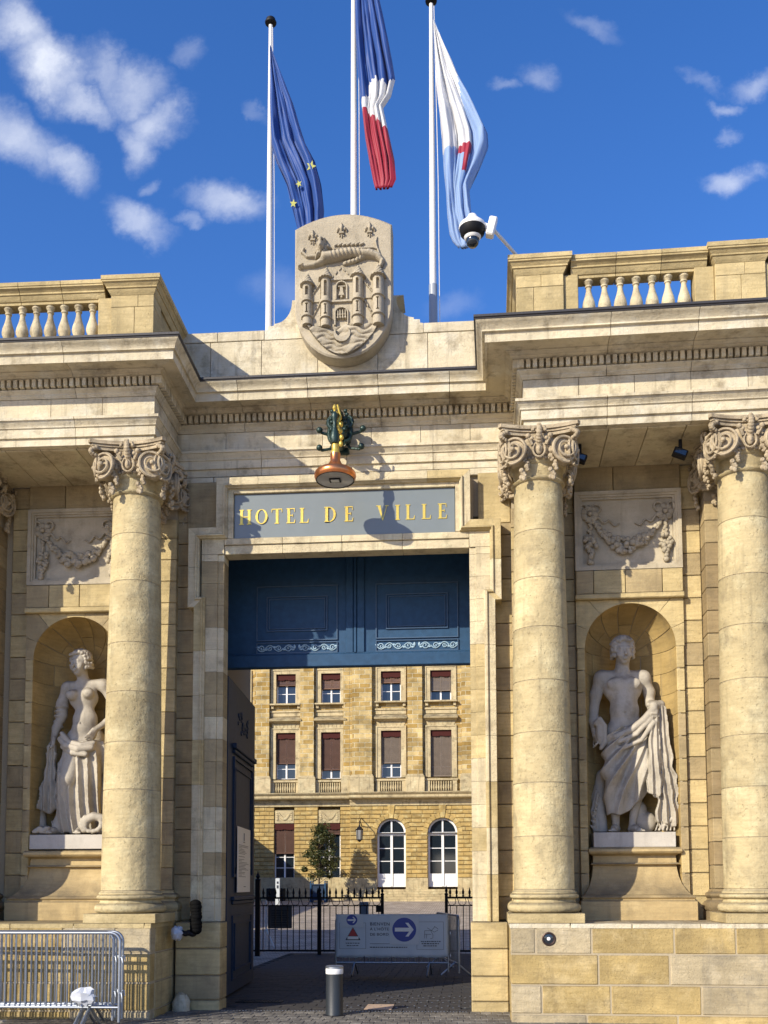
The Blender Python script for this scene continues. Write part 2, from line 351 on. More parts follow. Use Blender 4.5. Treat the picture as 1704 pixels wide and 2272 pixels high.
# ================================================================== GROUND (setting)
def gz(y):                                # the courtyard rises gently towards the palace
    return 0.0 if y < 12 else min((y - 12) * .0245, .84)
g = G(); ysn = [-400, -30, -6, 0, 8, 12, 20, 30, 46.3, 60, 150, 600]; xsn = [-500, -60, -20, -8, 0, 8, 20, 60, 500]
for y in ysn:
    for x in xsn: g.v.append((x, y, gz(y) - (.03 if -1.6 < y < 7.9 and False else 0.0) - .035))
nx = len(xsn)
for j in range(len(ysn) - 1):
    for i in range(nx - 1): g.f.append((j * nx + i, j * nx + i + 1, (j + 1) * nx + i + 1, (j + 1) * nx + i))
def mat_cobble(name, c1, c2, sx_, sy_, mort=(.10, .09, .08), rough=.85, bump=.6):
    m, t, b = new_mat(name); n_, l_ = t.nodes, t.links
    geo = n_.new('ShaderNodeNewGeometry'); mp = n_.new('ShaderNodeMapping'); mp.inputs['Scale'].default_value = (1, 1, 1); l_.new(geo.outputs['Position'], mp.inputs[0])
    br = n_.new('ShaderNodeTexBrick'); l_.new(mp.outputs[0], br.inputs['Vector'])
    br.inputs['Color1'].default_value = (*c1, 1); br.inputs['Color2'].default_value = (*c2, 1); br.inputs['Mortar'].default_value = (*mort, 1)
    br.inputs['Scale'].default_value = 1; br.inputs['Brick Width'].default_value = sx_; br.inputs['Row Height'].default_value = sy_; br.inputs['Mortar Size'].default_value = .012; br.inputs['Mortar Smooth'].default_value = .4
    ns = n_.new('ShaderNodeTexNoise'); ns.inputs['Scale'].default_value = 1.2; ns.inputs['Detail'].default_value = 8; l_.new(geo.outputs['Position'], ns.inputs['Vector'])
    mr = n_.new('ShaderNodeMapRange'); l_.new(ns.outputs[0], mr.inputs[0])
    for i, v in ((1, .3), (2, .7), (3, .7), (4, 1.25)): mr.inputs[i].default_value = v
    vsn = n_.new('ShaderNodeVectorMath'); vsn.operation = 'SCALE'; l_.new(br.outputs[0], vsn.inputs[0]); l_.new(mr.outputs[0], vsn.inputs['Scale'])
    l_.new(vsn.outputs[0], b.inputs['Base Color']); b.inputs['Roughness'].default_value = rough
    n2_ = n_.new('ShaderNodeTexNoise'); n2_.inputs['Scale'].default_value = 22; n2_.inputs['Detail'].default_value = 5; l_.new(geo.outputs['Position'], n2_.inputs['Vector'])
    ad = n_.new('ShaderNodeMath'); ad.operation = 'SUBTRACT'; l_.new(n2_.outputs[0], ad.inputs[0]); l_.new(br.outputs['Fac'], ad.inputs[1])
    bp = n_.new('ShaderNodeBump'); bp.inputs['Strength'].default_value = bump; bp.inputs['Distance'].default_value = .02
    l_.new(ad.outputs[0], bp.inputs['Height']); l_.new(bp.outputs[0], b.inputs['Normal'])
    return m
MT['cobble'] = mat_cobble('courtyard cobbles', (.34, .28, .22), (.50, .42, .33), .22, .16, mort=(.07, .065, .06))
ground = tag(ob('ground', g, MT['cobble']), kind='structure')
def paver_mat(name, cols):
    return mat_stone(name, cols, dirt=(.05, .045, .04), dirt_amt=.3, streak=False, bump=.4, fine=30, grain=.1, rough=.75)
MT['paver'] = paver_mat('grey paving setts', [(.27, .245, .205), (.34, .31, .255), (.22, .205, .18), (.40, .36, .30)])
MT['paver2'] = paver_mat('dark passage and painted shade paving', [(.045, .043, .046), (.065, .062, .062), (.034, .033, .036)])
MT['joint'] = mat_plain('light paving joint sand', (.55, .50, .40), .95, bump=.3, bscale=60, var=.2)
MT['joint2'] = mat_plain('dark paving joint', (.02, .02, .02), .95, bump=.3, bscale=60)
pav = tag(ob('pavement', G().box(-9, 9, -3.2, -.02, -.30, -.008), MT['joint']), kind='structure')
pas = tag(ob('passage_floor', G().box(-2.74, 2.74, -.012, 11.6, -.30, -.010), MT['joint2']), kind='structure')  # dark paving runs on past the passage to stand in for courtyard shade
cache = {}
def paver(parent, x, y, lx, ly, mt, rnd):
    k = (round(lx, 3), round(ly, 3), mt)
    if k not in cache: cache[k] = G().box(-lx / 2 + .004, lx / 2 - .004, -ly / 2 + .005, ly / 2 - .005, -.04, .004, .005).mesh('paver', MT[mt])
    return link('paver', cache[k], parent, T((x, y, rnd.uniform(-.0025, .0025))) @ Matrix.Rotation(rnd.uniform(-.004, .004), 4, 'X'))
rn = random.Random(3); n = 0; far = G()
for j in range(7):
    y = -.13 - j * .25
    for i in range(-28, 28):
        x = i * .14 + (.07 if j % 2 else 0)
        if abs(x) > 2.24 and y > -1.0: continue
        if n < 296 and (abs(x) < 3.1): paver(pav, x, y, .14, .25, 'paver', rn); n += 1
        else: far.box(x - .066, x + .066, y - .12, y + .12, -.04, .003, .004)
for j in range(7, 12):
    for i in range(-44, 44): x = i * .14 + (.07 if j % 2 else 0); y = -.13 - j * .25; far.box(x - .066, x + .066, y - .12, y + .12, -.04, .003, .004)
tag(ob('outer_pavers', far, MT['paver'], pav), kind='stuff')
n = 0; far = G(); j = 0
y = .14
while y < 11.4:
    hw = 1.70 if y < .42 else 2.70
    dx = .30; k0 = int(hw / dx) + 2
    for i in range(-k0, k0):
        x = i * dx + (.15 if j % 2 else 0)
        if abs(x) + dx / 2 > hw: continue
        vis = -1.75 - .12 * y < x < 1.9
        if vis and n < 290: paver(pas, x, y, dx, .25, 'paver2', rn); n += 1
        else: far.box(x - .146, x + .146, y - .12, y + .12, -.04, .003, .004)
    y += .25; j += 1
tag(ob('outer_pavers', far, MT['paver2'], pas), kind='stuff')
# steel studs of the tactile strip, drain channel, gratings, service cover
st = link('tactile_strip', None); tag(st, 'double line of small steel studs set across the dark paving inside the right jamb', 'studs')
sm = G().lathe([(.0, .006), (.012, .006), (.018, 0)], 10, cap=False).mesh('stud', MT['steel'])
for i in range(26):
    for k in range(3):
        yy = .35 + k * .62 + (i % 2) * .2
        xx = -.1 + i * .075
        if k == 0 or xx > .2: link('stud', sm, st, T((xx, yy, .0075)))
dr = thing('drain_channel', 'narrow slotted drain line running across the gateway at the threshold', 'drain', (0, -.03, .0))
ob('channel', G().box(-1.62, 1.62, -.045, .0, -.03, .0065), MT['black'], dr, T((0, -.03, 0)))
g = G()
for i in range(80): g.box(-1.6 + i * .04, -1.585 + i * .04, -.04, -.006, .006, .0105)
ob('slots', g, MT['steel'], dr, T((0, -.03, 0)))
gt = thing('floor_grating', 'black iron floor grating beside the foot of the open blue door', 'grating', (-1.3, .95, .008))
ob('frame', G().rframe(-.32, .32, -.12, .12, .02, 0, .01).xf(Matrix.Rotation(-PI / 2, 4, 'X')), MT['black'], gt, T((-1.3, .95, .018)))
g = G()
for i in range(14): g.box(-.29 + i * .043, -.27 + i * .043, -.1, .1, -.02, .006)
ob('bars', g, MT['black'], gt, T((-1.3, .95, .010)))
ob('cover_plate', G().box(-.18, .18, -.28, .28, .005, .012, .004), mat_plain('pinkish cover stone', (.50, .36, .25), .8, bump=.2, var=.12), None, T((.42, .42, 0)))
tag(bpy.data.objects['cover_plate'], 'flat pinkish stone service cover in the paving just behind the bollard', 'cover')
# ================================================================== GATEWAY BUILDING
gate = thing('gateway', 'pale gold stone city hall gateway with ionic columns, niches, dentil cornice and roof balustrades', 'gateway')
def stone(parent, x0, x1, y0, y1, z0, z1, mt, F_=FC, c=.008, name='stone_block'):
    k = ('s', round(x1 - x0, 2), round(y1 - y0, 2), round(z1 - z0, 2), mt, c)
    a, b_, d = (x1 - x0) / 2, (y1 - y0) / 2, (z1 - z0) / 2
    if k not in cache: cache[k] = G().box(-a, a, -b_, b_, -d, d, c).mesh(name, MT[mt])
    return link(name, cache[k], parent, F_ @ T(((x0 + x1) / 2, (y0 + y1) / 2, (z0 + z1) / 2)))
srn = random.Random(11)
def stones(parent, x0, x1, z0, z1, y, th, mts, ch=.305, lens=(.5, .95), F_=FC, gap=.004, jit=.003, c=.007, zs=None, side=False):
    """coursed ashlar facing on a plane y (front face), each block an object. side=True lays it along y instead"""
    if x1 < x0: x0, x1 = x1, x0
    if zs is None:
        k = max(1, round((z1 - z0) / ch)); zs = [z0 + (z1 - z0) * i / k for i in range(k + 1)]
    for j in range(len(zs) - 1):
        xs = [x0]
        w_ = x1 - x0
        if w_ > lens[1] * 1.25:
            x = x0 + srn.uniform(.35, 1) * lens[0 if j % 2 else 1]
            while x < x1 - lens[0] * .6: xs.append(x); x += srn.uniform(*lens)
        xs.append(x1)
        for i in range(len(xs) - 1):
            mt = srn.choice(mts); p = srn.uniform(-jit, jit)
            if side: stone(parent, y, y + th, xs[i] + gap, xs[i + 1] - gap, zs[j] + gap, zs[j + 1] - gap, mt, F_, c)
            else: stone(parent, xs[i] + gap, xs[i + 1] - gap, y + p, y + th, zs[j] + gap, zs[j + 1] - gap, mt, F_, c)
def mitres(path):
    P = [Vector(p) for p in path]; D = [(P[i + 1] - P[i]).normalized() for i in range(len(P) - 1)]
    Nn = [Vector((d.y, -d.x)) for d in D]
    Ms = [Nn[0]] + [(Nn[i] + Nn[i + 1]) / (1 + Nn[i].dot(Nn[i + 1])) for i in range(len(Nn) - 1)] + [Nn[-1]]
    return P, D, Nn, Ms
def section(a, ma, b, mb, prof, g=None):
    g = g or G(); n = len(prof)
    v = [(a.x + ma.x * o, a.y + ma.y * o, z) for o, z in prof] + [(b.x + mb.x * o, b.y + mb.y * o, z) for o, z in prof]
    f = [tuple(range(n)), tuple(range(n, 2 * n))[::-1]] + [((i + 1) % n, i, i + n, (i + 1) % n + n) for i in range(n)]
    return g.add(v, f)
def mould_run(parent, name, prof, path, mts, cut=.8, gap=.0035, segs=None, smooth=30, sc=None):
    P, D, Nn, Ms = mitres(path)
    if sc:
        Nn = [n_ * k_ for n_, k_ in zip(Nn, sc)]; Ms = [Nn[0]] + [Nn[i] + Nn[i + 1] for i in range(len(Nn) - 1)] + [Nn[-1]]
    for i in range(len(P) - 1):
        if segs is not None and i not in segs: continue
        Lg = (P[i + 1] - P[i]).length; k = max(1, round(Lg / cut))
        for j in range(k):
            t0 = Lg * j / k + (gap if j else 0); t1 = Lg * (j + 1) / k - (gap if j < k - 1 else 0)
            a = P[i] + D[i] * t0; b = P[i] + D[i] * t1
            mt = srn.choice(mts)
            ob(name, section(a, Ms[i] if j == 0 else Nn[i], b, Ms[i + 1] if j == k - 1 else Nn[i], prof), MT[mt], parent, None, smooth)
def L2(x, y, F_): v = F_ @ Vector((x, y, 0)); return (v.x, v.y)
ENT = [L2(-8.5, -.85, FL), L2(-2.37, -.85, FL), (-2.37, .30), (2.37, .30), L2(2.37, -.85, FR), L2(8.5, -.85, FR)]
# cores: plain masses behind the facing
ent = ob('entablature', G().box(-8.5, -2.40, -.82, .44, 7.30, 8.36), MT['mortar'], gate, FL)
tmp = G().box(2.40, 8.5, -.82, .44, 7.30, 8.36).xf(FR); ent_r = ob('entablature', tmp, MT['mortar'], gate)
ent_c = ob('entablature', G().box(-2.5, 2.5, .33, .9, 7.26, 8.36), MT['mortar'], gate)
A_PROF = [(-.1, 7.28), (0, 7.28), (0, 7.372), (.004, 7.376), (.030, 7.380), (.030, 7.492), (.036, 7.496), (.048, 7.502), (.050, 7.515), (.042, 7.52), (.055, 7.545), (.085, 7.572), (.088, 7.580), (.105, 7.584), (.105, 7.618), (-.1, 7.62)]
F_PROF = [(-.1, 7.625), (.0, 7.625), (.0, 7.900), (-.1, 7.900)]
C_PROF = [(-.1, 7.905), (.012, 7.905), (.02, 7.92), (.035, 7.935), (.035, 7.95), (.05, 7.965), (.075, 7.985), (.08, 8.0), (.030, 8.005), (.030, 8.12), (.15, 8.122), (.165, 8.128), (.165, 8.14), (.185, 8.156), (.215, 8.162), (.215, 8.175), (.44, 8.168), (.445, 8.14), (.47, 8.137), (.47, 8.245), (.472, 8.252), (.505, 8.256), (.505, 8.275), (.525, 8.31), (.555, 8.335), (.575, 8.352), (.58, 8.362), (-.1, 8.362)]
LEAD = [(-.1, 8.364), (.585, 8.364), (.59, 8.380), (.602, 8.384), (.602, 8.412), (.59, 8.418), (-.1, 8.46)]
ESC = [1.0, .78, 1.0, 1.0, 1.12]            # how far the mouldings stand out on each run
for part, segs in ((ent, (0,)), (ent_c, (1, 2, 3)), (ent_r, (4,))):
    mould_run(part, 'architrave_block', A_PROF, ENT, ['pale'], 1.1, segs=segs, sc=ESC)
    mould_run(part, 'frieze_block', F_PROF, ENT, ['pale'], .72, segs=segs, sc=ESC)
    mould_run(part, 'cornice_block', C_PROF, ENT, ['pale'], .95, segs=segs, sc=ESC)
    mould_run(part, 'lead_flashing', LEAD, ENT, ['lead'], 9, gap=0, segs=segs, sc=ESC)
dm = G().box(-.026, .026, -.068, .035, -.053, .052, .003).mesh('dentil', MT['pale'])
dcore = {0: ent, 1: ent_c, 2: ent_c, 3: ent_c, 4: ent_r}
P, D, Nn, Ms = mitres(ENT)
for i in range(5):
    Lg = (P[i + 1] - P[i]).length
    s0, s1 = 0, Lg
    inn = .075
    if i == 0: s0, s1 = Lg - 3.6, Lg + .10
    if i == 1: s0, s1 = .0 - .10, Lg - .12
    if i == 2: s0, s1 = .12, Lg - .12
    if i == 3: s0, s1 = .12, Lg + .10
    if i == 4: s0, s1 = -.10, 4.2
    k = round((s1 - s0) / .0815)
    for j in range(k + 1):
        q = P[i] + D[i] * (s0 + (s1 - s0) * j / k) + Nn[i] * (.062)
        ang = math.atan2(D[i].y, D[i].x)
        link('dentil', dm, dcore[i], T((q.x, q.y, 8.063)) @ RZ(ang))
# soffits between the columns
for F_, s_, part in ((FR, 1, ent_r), (FL, -1, ent)):
    xs = [2.38, 2.95, 3.42, 3.90, 4.37, 4.83, 5.4, 6.2, 7.2, 8.4]
    for i in range(len(xs) - 1):
        a, b = sorted((s_ * (xs[i] + .004), s_ * (xs[i + 1] - .004)))
        stone(part, a, b, -.745, .46, 7.262, 7.296, 'cream', F_, .005, 'soffit_slab')
# ---- wing walls with niches
def arc(cx, cz, r, a0, a1, n): return [(cx + r * math.cos(a0 + (a1 - a0) * i / n), cz + r * math.sin(a0 + (a1 - a0) * i / n)) for i in range(n + 1)]
def patch(f, u0, u1, v0, v1, nu, nv, th):
    """closed curved slab; f(u,v,r) -> point, r = offset outward"""
    g = G(); W = nu + 1
    for off in (0, th):
        for j in range(nv + 1):
            for i in range(nu + 1): g.v.append(f(u0 + (u1 - u0) * i / nu, v0 + (v1 - v0) * j / nv, off))
    K = W * (nv + 1)
    for j in range(nv):
        for i in range(nu):
            a = j * W + i; q = (a, a + 1, a + W + 1, a + W)
            g.f.append(q); g.f.append(tuple(k + K for k in q[::-1]))
    for i in range(nu):
        g.f.append((i + 1, i, i + K, i + 1 + K)); a = nv * W + i; g.f.append((a, a + 1, a + 1 + K, a + K))
    for j in range(nv):
        a = j * W; g.f.append((a, a + W, a + W + K, a + K)); a += nu; g.f.append((a + W, a, a + K, a + W + K))
    return g
def wing(s_, F_, ax, niche_x):
    wl = 'wall'
    def X(a, b): return tuple(sorted((s_ * a, s_ * b)))
    core = G()
    nc = niche_x; r = .595
    core.box(*X(2.2, nc - r - .02), .52, 2.0, 1.1, 7.27); core.box(*X(nc + r + .02, 26.0 if s_ < 0 else 12), .52, 2.0, 1.1, 7.27)
    core.box(*X(nc - r - .02, nc + r + .02), .52, 2.0, 5.42, 7.27); core.box(*X(nc - r - .02, nc + r + .02), 1.25, 2.0, 1.1, 5.42)
    core.box(*X(2.2, 26.0 if s_ < 0 else 12), .85, 7.0, 7.27, 9.3); core.box(*X(2.76, 26.0 if s_ < 0 else 12), 2.0, 7.0, 0, 7.27)
    wall = ob('wing_wall', core, MT['mortar'], gate, F_)
    z0, zt = 1.16, 7.27
    st = lambda a, b, za, zb, y, th, m, **k: stones(wall, *X(a, b), za, zb, y, th, m, F_=F_, **k)
    WM_ = ['wall', 'wall', 'gold', 'wall']
    gold = ['gold', 'gold', 'wall']
    st(2.80, nc - .71, z0, zt, .48, .06, WM_)                      # strip by the inner pilaster
    st(nc - .705, nc - r - .001, z0, 4.78, .42, .12, gold); st(nc + r + .001, nc + .705, z0, 4.78, .42, .12, gold)
    st(nc + .71, nc + .96, z0, zt, .48, .06, gold)
    st(nc + .96 + .64, 8.3, z0, zt, .48, .06, WM_)
    st(nc - .705, nc + .705, 5.50, 5.825, .375, .16, gold, zs=[5.50, 5.825], lens=(.4, .5))
    a, b = X(nc - .715, nc + .715); stone(wall, a, b, .345, .52, 5.425, 5.497, 'gold', F_, .012, 'ledge')
    st(nc - .705, nc + .705, 6.925, zt, .42, .12, ['wall'], zs=[6.925, zt], lens=(.6, .8))
    # voussoirs round the arch
    x0_, x1_, zt_ = nc - .705, nc + .705, 5.422
    A = [0, 24, 50, 78, 102, 130, 156, 180]
    def edge(a_):
        c_, s__ = math.cos(a_), math.sin(a_); t = 1e9
        if c_ > 1e-6: t = min(t, .705 / c_)
        if c_ < -1e-6: t = min(t, -.705 / c_)
        if s__ > 1e-6: t = min(t, (zt_ - 4.78) / s__)
        return (nc + c_ * t, 4.78 + s__ * t)
    for i in range(7):
        a0, a1 = math.radians(A[i]) + .004, math.radians(A[i + 1]) - .004
        if i == 0: a0 = 0.0
        if i == 6: a1 = PI
        pl = arc(nc, 4.78, r, a0, a1, 5); o = [edge(a0)]
        for cx_ in (x1_, x0_):
            ac = math.atan2(zt_ - 4.78, cx_ - nc)
            if a0 < ac < a1: o.append((cx_, zt_))
        o.append(edge(a1))
        poly = [(s_ * x, z) for x, z in pl + o[::-1]]
        ob('voussoir', G().prism(poly, .42 + srn.uniform(-.002, .002), .54), MT[srn.choice(gold)], wall, F_)
    # niche: curved stones and a ribbed conch
    shell = G(); dy = 1.12
    def cyl(u, v, off): a_ = PI * u; rr = r + off; return (s_ * nc - rr * math.cos(a_), .425 + rr * math.sin(a_) * dy, v)
    g0 = patch(lambda u, v, off: cyl(u, v, off + .012), 0, 1, z0 - .05, 4.79, 14, 1, .03)
    def con(u, v, off):      # u around (0..1), v from rim (0) to back pole (1)
        th, ph = PI * u, PI / 2 * v; rr = r + off
        return (s_ * nc - rr * math.cos(th) * math.cos(ph), .425 + rr * math.sin(ph) * dy, 4.78 + rr * math.sin(th) * math.cos(ph))
    g1 = patch(lambda u, v, off: con(u, v, off + .012), 0, 1, 0, .995, 14, 10, .03); g0.add(g1.v, g1.f)
    niche = ob('niche', g0, MT['mortar'], gate, F_)
    zz = z0; j = 0
    while zz < 4.77:
        z2 = min(4.78, zz + .302)
        us = [0, .22, .62, 1] if j % 2 else [0, .38, .78, 1]
        for k in range(3):
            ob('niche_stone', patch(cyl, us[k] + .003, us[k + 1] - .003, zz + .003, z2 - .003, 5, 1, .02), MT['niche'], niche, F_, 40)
        zz = z2; j += 1
    for k in range(7):
        for (va, vb) in ((0, .5), (.507, .985)) if k % 2 else ((0, .62), (.627, .985)):
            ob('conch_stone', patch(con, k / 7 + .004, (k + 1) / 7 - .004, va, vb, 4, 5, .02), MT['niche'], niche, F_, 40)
    # carved panel
    pa = ob('relief_panel', G().box(*X(nc - .60, nc + .60), .465, .53, 5.90, 6.84, .004), MT['panel'], gate, F_)
    g = G().rframe(*X(nc - .705, nc + .705), 5.83, 6.92, .05, .385, .53).rframe(*X(nc - .66, nc + .66), 5.873, 6.875, .032, .405, .53).rframe(*X(nc - .635, nc + .635), 5.90, 6.85, .035, .43, .53)
    ob('panel_frame', g, MT['panel'], pa, F_)
    garland(pa, s_ * nc, F_, s_)
    # pilasters
    for pc in (ax, ax + 2.53):
        mm = ['gold', 'wall', 'gold'] if pc == ax else ['dark', 'dark', 'wall']
        pil = ob('pilaster', G().box(*X(pc - .32, pc + .32), .25, .60, 1.2, 7.26), MT['mortar'], gate, F_)
        for j in range(17):
            za = 1.56 + j * .302
            if za > 6.62: break
            a, b = X(pc - .33, pc + .33); stone(pil, a, b, .20 + srn.uniform(-.002, .002), .56, za + .003, min(6.66, za + .302) - .003, srn.choice(mm), F_, .007)
        base = [(-.08, 1.16), (.10, 1.16), (.10, 1.275), (.085, 1.28), (.105, 1.31), (.11, 1.34), (.10, 1.375), (.08, 1.40), (.05, 1.415), (.045, 1.44), (.06, 1.45), (.075, 1.475), (.07, 1.50), (.05, 1.515), (.03, 1.525), (.02, 1.558), (-.08, 1.558)]
        a, b = X(pc - .33, pc + .33)
        pth = [L2(a, .56, F_), L2(a, .20, F_), L2(b, .20, F_), L2(b, .56, F_)]
        mould_run(pil, 'pilaster_base', base, pth, [mm[0]], 5)
        link('capital', CAPITAL, pil, F_ @ T((s_ * pc, .53, 6.62)) @ Matrix.Diagonal((1.0, .95, 1, 1)))
    # socle
    sx0 = 2.12 if s_ > 0 else 2.27
    so_ = ob('socle', G().box(*X(sx0 + .009, 8.4), -.991, .5, -.1, 1.135), MT['mortar'], gate, F_)
    zs = [-.02, .10, .44, .80, 1.145]
    srn2 = srn
    stones(so_, *X(sx0, 7.4), 0, 0, -1.0, .20, ['socle', 'socgrey'], lens=(.62, 1.25), F_=F_, zs=zs, jit=.004, c=.010, gap=.008)
    stones(so_, -.795, .10, 0, 0, (sx0 if s_ > 0 else -sx0 - .0 - .18), .18, ['socle'] if s_ > 0 else ['gold', 'socle'], lens=(.5, .8), F_=F_, zs=zs, c=.012, side=True)
    a, b = X(sx0 - .004, 8.3)
    xs = [a]
    while xs[-1] < b - .9: xs.append(xs[-1] + srn.uniform(.7, 1.0))
    xs.append(b)
    for i in range(len(xs) - 1): stone(so_, xs[i] + .003, xs[i + 1] - .003, -1.005, .5, 1.10, 1.16, 'pale' if s_ > 0 else 'gold', F_, .006, 'top_slab')
    g = G()                                                        # rough footing along the pavement
    return wall
# ---- capital (shared mesh)
def make_capital():
    g = G()
    g.lathe([(.295, -.02), (.30, .0), (.325, .008), (.338, .028), (.325, .048), (.30, .055), (.298, .11), (.31, .13), (.32, .2), (.35, .22), (.36, .25), (.35, .275), (.34, .29), (.39, .34), (.405, .40), (.37, .44), (.36, .56)], 28)
    def ab(h, sag):
        pl = []
        for k in range(4):
            a = PI / 2 * k
            for i in range(9):
                t = -1 + 2 * i / 8; x = h * .93 * t; yv = -(h - sag * (1 - t * t))
                pl.append((x * math.cos(a) - yv * math.sin(a), x * math.sin(a) + yv * math.cos(a)))
        return pl
    g.prismz(ab(.455, .105), .535, .575); g.prismz(ab(.475, .105), .578, .605); g.prismz(ab(.50, .105), .608, .652)
    for k in range(4):
        R_ = RZ(PI / 2 * k)
        q = G()
        for s_ in (-1, 1):
            v = G(); pts = []; rs = []
            v.lathe([(.168, 0), (.172, .02), (.15, .045), (.14, .10), (.16, .14)], 20)             # body of the scroll, axis z for now
            for i in range(50):
                t = i / 49; a = t * 2.05 * 2 * PI; rr = .155 * (1 - t) ** .85 + .020
                pts.append((rr * math.cos(a + 1.3), rr * math.sin(a + 1.3), -.008 - .035 * t)); rs.append(.020 * (1 - .4 * t))
            v.tube(pts, rs, 6); v.ball((0, 0, -.045), .032)
            mv = T((s_ * .315, -.425, .335)) @ RZ(s_ * math.radians(20)) @ Matrix.Diagonal((s_, 1, 1, 1)) @ Matrix.Rotation(-PI / 2, 4, 'X')
            q.add([tuple(mv @ Vector(p)) for p in v.v], v.f if s_ > 0 else [f[::-1] for f in v.f])
            # leaf that folds over the corner, and the festoon dropped from the scroll's eye
            for i in range(7):
                t = i / 6; q.ball((s_ * (.40 + .06 * math.sin(t * 3)), -.44 - .03 * math.sin(t * 3), .56 - .10 * t), .035 - .012 * t, nu=7, nv=5)
            rr_ = random.Random(k * 2 + s_)
            for i in range(20):
                t = i / 19; w_ = .022 + .030 * t * (1 if t < .85 else .6)
                q.ball((s_ * (.165 + .015 * t) + rr_.uniform(-w_, w_), -.395 - .012 * math.sin(t * PI) + rr_.uniform(-.02, .02), .36 - .38 * t), rr_.uniform(.022, .036), (1, .9, rr_.uniform(.8, 1.3)), 6, 4)
        # egg, leaf and beads in the middle
        q.ball((0, -.40, .345), .052, (.8, .7, 1.3)); q.ball((0, -.43, .35), .022, (.8, .8, 1.8), 7, 5)
        for a in (-1, 1):
            q.tube([(a * .075 * math.sin(t), -.405, .345 - .095 * math.cos(t)) for t in np.linspace(0, 2.6, 9)], .014, 5)
            q.tube([(a * (.085 + .045 * t), -.41 - .03 * t, .40 + .11 * t - .03 * t * t) for t in np.linspace(0, 1, 5)], [.022, .024, .026, .024, .02], 6)
            q.ball((a * .135, -.445, .50), .034); q.ball((a * .09, -.44, .47), .026)
        for i in range(8): t = i / 7; q.ball((0, -.40 - .085 * math.sin(t * 2.2), .42 + .20 * t), .042 - .012 * t, (1.1, .7, 1), 7, 5)
        for a in (-1, 1):
            for i in range(5): t = i / 4; q.ball((a * (.02 + .055 * t), -.43 - .03 * t, .52 + .08 * math.sin(t * 2.5)), .024, nu=6, nv=4)
        for x, sx_ in ((0, 1.7), (-.075, .9), (.075, .9), (-.125, .9), (.125, .9)):
            q.ball((x, -math.sqrt(max(.01, .365 ** 2 - x * x)), .255), .026, (sx_, .9, .9), 7, 5)
        q.xf(R_); g.add(q.v, q.f)
    m = g.mesh('capital', [MT['carved'], MT['shaft']], 45)
    for i in range(10 * 28): m.polygons[i].material_index = 1
    return m
CAPITAL = make_capital()
def garland(parent, cx, F_, s_):
    g = G(); r_ = random.Random(5 if s_ > 0 else 9); y = .435
    for a in (-1, 1):                                              # rosette bows
        bx_, bz = cx + a * .50, 6.62
        g.ball((bx_, y - .03, bz), .035)
        for i in range(7):
            t = 2 * PI * i / 7; g.ball((bx_ + .075 * math.cos(t), y, bz + .075 * math.sin(t)), .050, (1, .7, 1), 7, 5)
        for i in range(2):
            t0 = PI / 2 + (i * 2 - 1) * .75
            g.tube([(bx_ + .13 * math.cos(t0) + .06 * math.cos(q), y, bz + .075 + .06 * math.sin(q)) for q in np.linspace(0, 6.2, 10)], .017, 5)
        pts = [(bx_ - a * (.08 + .32 * t), y + .005, bz - .06 - .11 * t + .03 * math.sin(t * 14)) for t in np.linspace(0, 1, 14)]
        g.tube(pts, [.022 * (1 - .6 * i / 13) for i in range(14)], 5)    # ribbon tail
        for i in range(10): t = i / 9; g.ball((bx_ + r_.uniform(-.012, .012) + .012 * math.sin(i * 2), y, bz - .10 - .20 * t), .026, nu=6, nv=4)
        for i in range(34):
            t = r_.random(); w_ = .075 * math.sin(min(1, t * 1.25 + .15) * PI) + .012
            g.ball((bx_ + r_.uniform(-w_, w_), y - r_.uniform(0, .04), bz - .32 - .36 * t), r_.uniform(.024, .042), nu=7, nv=5)
    for i in range(100):                                           # swag of fruit
        t = i / 99; x = cx - .46 + .92 * t; zc = 6.56 - .40 * math.sin(PI * t) ** .75
        w_ = .020 + .078 * math.sin(PI * t) ** 1.5
        g.ball((x + r_.uniform(-.01, .01), y - r_.uniform(.0, .035) * (w_ / .06), zc + r_.uniform(-w_, w_)), r_.uniform(.026, .036) + .022 * math.sin(PI * t) ** 2 * r_.random(), (1, .8, 1), 7, 5)
    ob('garland', g, MT['shield'], parent, F_, 50)
wallR = wing(1, FR, 2.55, 3.785)
wallL = wing(-1, FL, 2.67, 3.82)
